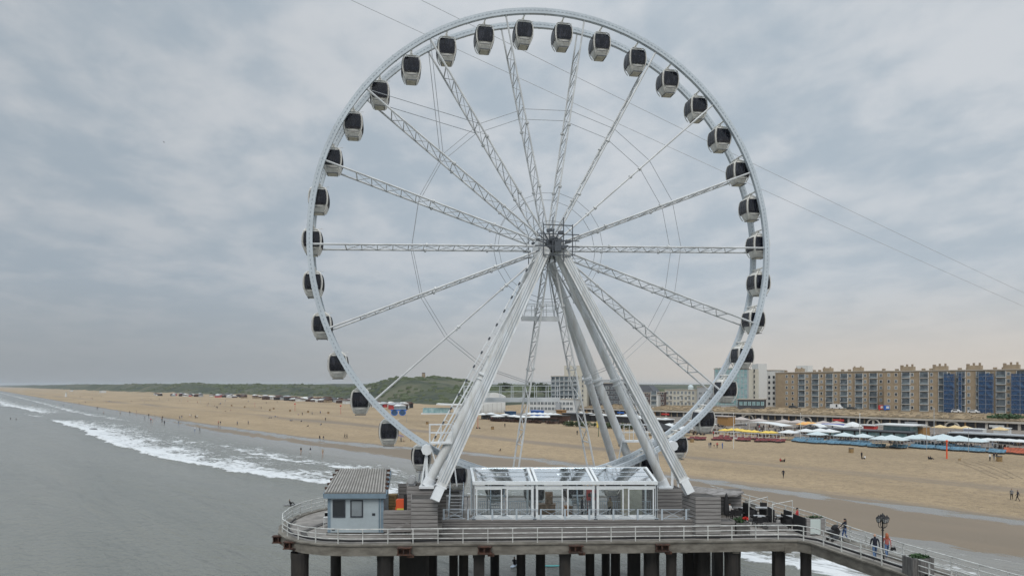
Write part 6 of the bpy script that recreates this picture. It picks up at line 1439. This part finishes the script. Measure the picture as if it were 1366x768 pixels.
NEAR = [(401.5, 604, 'stand', 'blackcl', 'skin', 'leftmost of three waders, in black, standing in the film of water above the cabin'), (414, 604.5, 'stand', 'navy', 'whitecl', 'wader in a dark top with pale legs between two other waders'), (430.5, 607, 'stand', 'tancl', 'skin', 'wader in beige, rightmost of the three in the shallow water'),
 (426.5, 587, 'walk', 'blackcl', 'blackcl', 'walker in black at the left of a pair on the wet sand above the waders'), (431.5, 587.5, 'walk', 'navy', 'greycl', 'walker in navy at the right of the pair above the waders'), (460, 584.5, 'walk', 'blackcl', 'navy', 'left walker in black of the close pair above the lower left gondola'), (462.8, 584.5, 'walk', 'navy', 'blackcl', 'right walker of the close pair above the lower left gondola'),
 (535, 589, 'stand', 'greycl', 'navy', 'person in grey beside the purple parasol left of the legs'), (538.5, 589, 'sit', 'tancl', 'greycl', 'person crouching on the sand under the purple parasol'), (548, 588.5, 'stand', 'greycl', 'blackcl', 'person standing alone right of the purple parasol'),
 (1045, 637.5, 'walk', 'navy', 'blackcl', 'walker in dark clothes alone in the middle of the right beach'), (1041.5, 615.5, 'sit', 'redcl', 'blackcl', 'person with a red top sitting on the open sand, left of two'), (1046, 615.8, 'sit', 'blackcl', 'blackcl', 'person in black lying low on the open sand, right of two'),
 (1149.5, 611.5, 'stand', 'blackcl', 'blackcl', 'person in black standing below the beach bin on the right sand'), (1153, 612, 'sit', 'whitecl', 'blackcl', 'person in white sitting next to the standing person below the bin'), (1242, 612.5, 'sit', 'blackcl', 'navy', 'person in black sitting on the sand left of the orange post'), (1239.5, 612.5, 'sit', 'navy', 'blackcl', 'dark figure sitting close beside another left of the orange post'),
 (1320.5, 614.5, 'stand', 'whitecl', 'blackcl', 'person in a white top standing left of the rightmost beach bin'), (1326, 613.5, 'stand', 'navy', 'greycl', 'person in navy of the group beside the rightmost beach bin'), (1329.5, 613.5, 'stand', 'blackcl', 'blackcl', 'person in black of the group beside the rightmost beach bin'),
 (1349.5, 666, 'walk', 'greycl', 'blackcl', 'left one of two walkers at the tide pool by the right edge'), (1357.5, 668, 'walk', 'navy', 'blackcl', 'right one of two walkers at the tide pool by the right edge'),
 (946, 597.5, 'stand', 'greycl', 'greycl', 'person in grey leftmost of the family below the red loungers'), (948.2, 597, 'stand', 'navy', 'greycl', 'person in navy second in the family below the red loungers'), (956.7, 597.5, 'stand', 'redcl', 'blackcl', 'person in dark red of the family left of the white flag pole'), (963.7, 598, 'stand', 'bluecl', 'bluecl', 'person in blue next to the white flag pole'),
 (673.5, 569.5, 'walk', 'blackcl', 'navy', 'dark walker before the white parasols between the left legs and the lattice spoke'), (636, 571.5, 'sit', 'blackcl', 'navy', 'dark figure sitting left at the thin red post'), (639.5, 571.5, 'sit', 'navy', 'blackcl', 'dark figure sitting right at the thin red post'), (667, 601.5, 'sit', 'blackcl', 'tancl', 'figure sitting low on the sand left of the lattice spoke'), (826, 595, 'sit', 'blackcl', 'navy', 'dark figure sitting between the round legs of the wheel'), (833, 594.5, 'sit', 'tancl', 'skin', 'figure sitting in beige right of the dark one between the legs'), (770, 580, 'stand', 'blackcl', 'blackcl', 'dark figure standing at the right lattice spoke')]
for px, py, pose, top, bot, lab in NEAR: put(px, py, pose, top, bot, lab, 'people on the beach')
put(952.6, 597.2, 'stand', 'blackcl', 'skin', 'small child of the family below the red loungers', 'people on the beach', sc=.6)
FAR1 = [(600, 275), (655, 277), (707, 262), (804, 315), (809, 315), (970, 333), (995, 357), (858, 357), (1075, 352), (1130, 350), (1200, 395), (1232, 377), (1249, 418), (1265, 420), (1283, 386), (1340, 410), (1346, 398), (1362, 440), (358, 246), (270, 294), (310, 294), (475, 290), (525, 291), (610, 234), (755, 230), (766, 233), (905, 257), (921, 258), (1090, 258), (1320, 236), (1250, 235), (1175, 231), (320, 223), (205, 216), (250, 238), (415, 229), (175, 212), (665, 216), (840, 214), (1195, 265), (880, 262), (590, 300), (335, 243), (130, 206), (60, 200), (100, 205)]
FAR2 = [(112, 440), (140, 390), (122, 397), (205, 381), (218, 380), (252, 392), (265, 392), (443, 444), (459, 444), (600, 448), (690, 440), (248, 500), (288, 498), (1138, 365), (1220, 362), (1287, 354), (435, 310), (425, 309), (410, 292), (450, 280), (461, 277), (360, 274), (350, 289), (780, 308), (797, 315), (840, 270), (30, 242), (120, 249), (190, 256), (270, 264), (1330, 412), (500, 250), (690, 256), (930, 262)]
tops = ['blackcl', 'navy', 'greycl', 'whitecl', 'redcl', 'bluecl', 'tancl', 'skin']; bots = ['blackcl', 'navy', 'greycl', 'jeans', 'skin', 'blackcl']
for i, (zx, zy) in enumerate(FAR1 + FAR2):
    px, py = (zx / 6.21, 495 + zy / 6.21) if i < len(FAR1) else (220 + zx / 6.21, 495 + zy / 6.21)
    put(px, py, random.choice(['stand', 'walk', 'walk']), random.choice(tops[:3] * 3 + tops), random.choice(bots), 'small distant figure walking or standing far along the left beach', 'distant walkers on the left beach', fem=random.random() < .4, sc=1.15)
for zx, zy in [(915, 378), (935, 381), (880, 389), (865, 389), (500, 332), (545, 327), (1040, 412), (1054, 412), (1105, 363), (1293, 445), (1185, 458), (1130, 418)]:
    put(220 + zx / 6.21, 495 + zy / 6.21, 'sit', random.choice(tops), random.choice(bots), 'small distant figure sitting on the dry sand of the left beach', 'distant sitters on the left beach')
for i in range(150):                                     # guests on the terraces
    if i < 105: x = random.uniform(960, 1362); y0 = lerp([(960, 578), (1362, 598)], x); py = y0 - random.uniform(0, 13)
    elif i < 132: x = random.uniform(640, 760); py = lerp([(640, 560), (760, 566)], x) - random.uniform(0, 4)
    else: x = random.uniform(860, 960); py = lerp([(860, 576), (960, 583)], x) - random.uniform(0, 6)
    put(x, py, random.choice(['stand', 'walk']), random.choice(tops[:7]), random.choice(bots[:4]), 'tiny guest in the crowd of the beach club terraces', 'guests of the beach clubs', fem=random.random() < .5)
# bathers, surfers
def on_water(px, py, lab, board, pose='sit', rz=0., top='blackcl', bot='blackcl'):
    p = W(px, py, .08); t = None
    if board:
        mb = MB(); mb.loft([[(x, w * sy, z) for sy, z in ((-1, .0), (-.6, -.05), (.6, -.05), (1, 0), (.6, .05), (-.6, .05))] for x, w in ((-1.2, .04), (-1.0, .2), (-.3, .3), (.4, .28), (.95, .15), (1.2, .02))])
        o = mb.build('surfboard', M[board]); o.location = p; o.rotation_euler = (0, 0, rz); tag(o, 'pale board floating under ' + lab if lab else 'turquoise surfboard floating alone between the pier piles', 'surfboard')
    if lab: put(px, py, pose, top, bot, lab, None, rz=rz + math.pi / 2, z=.12 if pose == 'sit' else -.9)
on_water(388, 673, 'surfer in black sitting on the water left of the pier', 'greycl', 'sit', .3)
on_water(687, 753, 'surfer in a black wetsuit sitting between the pier piles', 'surf', 'sit', 1.2)
on_water(737, 754, None, 'turq', rz=.05)
on_water(14, 560.5, 'left one of two swimmers in the sea at the far left', None, 'stand'); on_water(21.5, 561.5, 'right one of two swimmers in the sea at the far left', None, 'stand')
p = W(124.5, 572, .1); t = thing('raft', 'small dark raft with a thin mast floating in front of the breakers', 'raft', p, .1); mb = MB(); mb.ell((0, 0, .1), 1.9, .8, .3, 12, 6); mb.build('hull', M['black'], t); mb = MB(); mb.tube((.3, 0, .2), (.75, 0, 3.7), .05, n=6); mb.tube((.3, 0, .2), (.2, .4, 1.6), .04, n=5); mb.build('mast', M['steel'], t)
# beach bins
bp = None
for px, py in ((1135.5, 603.5), (1333, 615), (923, 589.5), (657, 572.5), (570, 565.5), (360, 547.8), (309, 541.5), (326.5, 543.5), (387, 548.5), (411, 550), (365, 545.8), (438, 551.5)):
    p = G(px, py)
    if bp is None:
        bp = thing('beach_bin', 'round timber beach bin on the open sand', 'bin', p, .1, 'beach bins'); mb = MB(); mb.tube((0, 0, 0), (0, 0, 1.15), .62, .66, n=16); mb.build('drum', M['binw'], bp); mb = MB(); mb.tube((0, 0, 1.152), (0, 0, 1.32), .70, .6, n=16); mb.build('lid', M['wooddk'], bp); reg(bp)
    else: dup(bp, p, random.random())
# the purple parasol on the sand and a dog
p = G(533.5, 588); t = thing('tilted_parasol', 'tilted purple-grey parasol stuck in the sand left of the wheel legs', 'parasol', p); mb = MB(); mb.tube(p, p + Vector((.3, 0, 2.1)), .03, n=5); mb.build('pole', M['steel'], t); mb = MB(); mb.loft([[(p.x + .32 + r * math.cos(k * math.pi / 4), p.y + r * math.sin(k * math.pi / 4), p.z + z - .25 * r * math.cos(k * math.pi / 4)) for k in range(8)] for z, r in ((1.75, 1.35), (2.05, .8), (2.2, .05))]); mb.build('canopy', mat('purple_canvas', (.16, .12, .18), .8), t)
p = G(1280, 614.5); mb = MB(); mb.v = []
mb.loft([[(x, ry * math.cos(k * math.pi / 4), z + rz * math.sin(k * math.pi / 4)) for k in range(8)] for x, z, ry, rz in ((-.42, .44, .05, .06), (-.35, .43, .12, .14), (0, .42, .11, .12), (.28, .44, .13, .17), (.42, .52, .09, .11), (.52, .63, .08, .09), (.62, .64, .06, .06), (.74, .61, .035, .035))])
for x in (-.32, .27):
    for y in (-.08, .08): mb.tube((x, y, .42), (x + (.06 if x < 0 else 0), y, .2), .05, .03, n=6); mb.tube((x + (.06 if x < 0 else 0), y, .2), (x, y, 0), .03, .028, n=6)
mb.tube((-.4, 0, .48), (-.62, 0, .66), .03, .015, n=5)
for y in (-.05, .05): mb.tube((.5, y, .69), (.47, y * 1.4, .76), .03, .01, n=5)
o = mb.build('dog', M['binw']); o.location = p; o.rotation_euler = (0, 0, .5); tag(o, 'small brown dog standing on the sand right of the orange post', 'dog')
# a gull
mb = MB(); mb.ell((0, 0, 0), .22, .08, .07, 8, 5); mb.add([(.08, 0, .03), (-.08, 0, .03), (-.12, .55, .18), (.02, .55, .18)], [(0, 1, 2, 3)]); mb.add([(.08, 0, .03), (-.08, 0, .03), (-.12, -.55, .18), (.02, -.55, .18)], [(3, 2, 1, 0)])
mb.v = [(x * .6, y * .6, z * .6) for x, y, z in mb.v]; o = mb.build('gull', M['greycl']); o.location = AT(219, 120, CAMZ + (514 - 190) * 120 / F); tag(o, 'lone gull flying in the sky left of the wheel', 'bird')

# ------------------------------------------------------------------ the air
mb = MB(); mb.box(-16500, 16500, -16500, 16500, -9.5, 58)
hz_m = bpy.data.materials.new('haze'); hz_m.use_nodes = True; t_ = hz_m.node_tree; t_.nodes.clear()
pv = N(t_, 'ShaderNodeVolumePrincipled'); pv.inputs['Color'].default_value = (.80, .86, .92, 1); pv.inputs['Density'].default_value = .00007
t_.links.new(pv.outputs[0], N(t_, 'ShaderNodeOutputMaterial').inputs['Volume'])
tag(mb.build('haze', hz_m), 'thin sea haze over the beach and the water', 'haze', kind='stuff')
# clutter on the terraces: a small table with four chairs, copied
tp = None; random.seed(5)
for i in range(150):
    if i < 105: px = random.uniform(955, 1362); py = lerp([(955, 580), (1362, 599)], px) - random.uniform(0, 14)
    elif i < 135: px = random.uniform(640, 760); py = lerp([(640, 559), (760, 565)], px) - random.uniform(0, 3)
    else: px = random.uniform(855, 955); py = lerp([(855, 575), (955, 582)], px) - random.uniform(0, 6)
    p = G(px, py)
    if tp is None:
        tp = thing('table_set', 'small terrace table with its seats among the parasols of the beach clubs', 'table', p, .3, 'terrace tables of the beach clubs')
        mb = MB(); mb.box(-.5, .5, -.5, .5, .7, .75); mb.tube((0, 0, 0), (0, 0, .7), .05, n=6); mb.build('tabletop', M['binw'], tp)
        for a in range(4):
            c, s_ = math.cos(a * math.pi / 2), math.sin(a * math.pi / 2); mb = MB()
            P_ = lambda x, y, z: (x * c - y * s_, x * s_ + y * c, z)
            mb.hexa([P_(-.25, .6, .05), P_(.25, .6, .05), P_(.25, 1.05, .05), P_(-.25, 1.05, .05), P_(-.25, .6, .46), P_(.25, .6, .46), P_(.25, 1.05, .46), P_(-.25, 1.05, .46)]); mb.hexa([P_(-.25, 1.0, .46), P_(.25, 1.0, .46), P_(.25, 1.08, .46), P_(-.25, 1.08, .46), P_(-.25, 1.04, .95), P_(.25, 1.04, .95), P_(.25, 1.12, .95), P_(-.25, 1.12, .95)])
            mb.build('seat', M[('wicker', 'rust', 'wooddk', 'greycl')[a]], tp)
        reg(tp)
    else: dup(tp, p, random.uniform(0, 3.1))
# tyre tracks across the dry sand
for k, pts in enumerate((((1280, 616), (1300, 622), (1322, 632), (1342, 640)), ((1300, 615), (1318, 620), (1340, 629), (1362, 640)), ((540, 560), (560, 568), (585, 572), (610, 574)), ((555, 558), (572, 565), (600, 570), (630, 572)))):
    P_ = [G(*q) for q in pts]; F_ = []
    for a, b in zip(P_[:-1], P_[1:]): F_ += [a.lerp(b, i / 12) for i in range(12)]
    mb = MB()
    for off_ in (-.8, .8):
        L = []
        for i, p in enumerate(F_[:-1]):
            d = (F_[i + 1] - p).normalized(); n_ = Vector((-d.y, d.x, 0)); c = p + n_ * off_; w = .15
            L.append([(v.x, v.y, zxy(v.x, v.y) + .05) for v in (c - n_ * w, c + n_ * w)])
        m = len(L); mb.add([v for r in L for v in r], [(2 * i, 2 * i + 1, 2 * i + 3, 2 * i + 2) for i in range(m - 1)])
    if 'track' not in M: M['track'] = mat('track_sand', (.29, .22, .14), .95, var=.3, vscale=.8)
    tag(mb.build('tyre_track', M['track']), kind='structure')
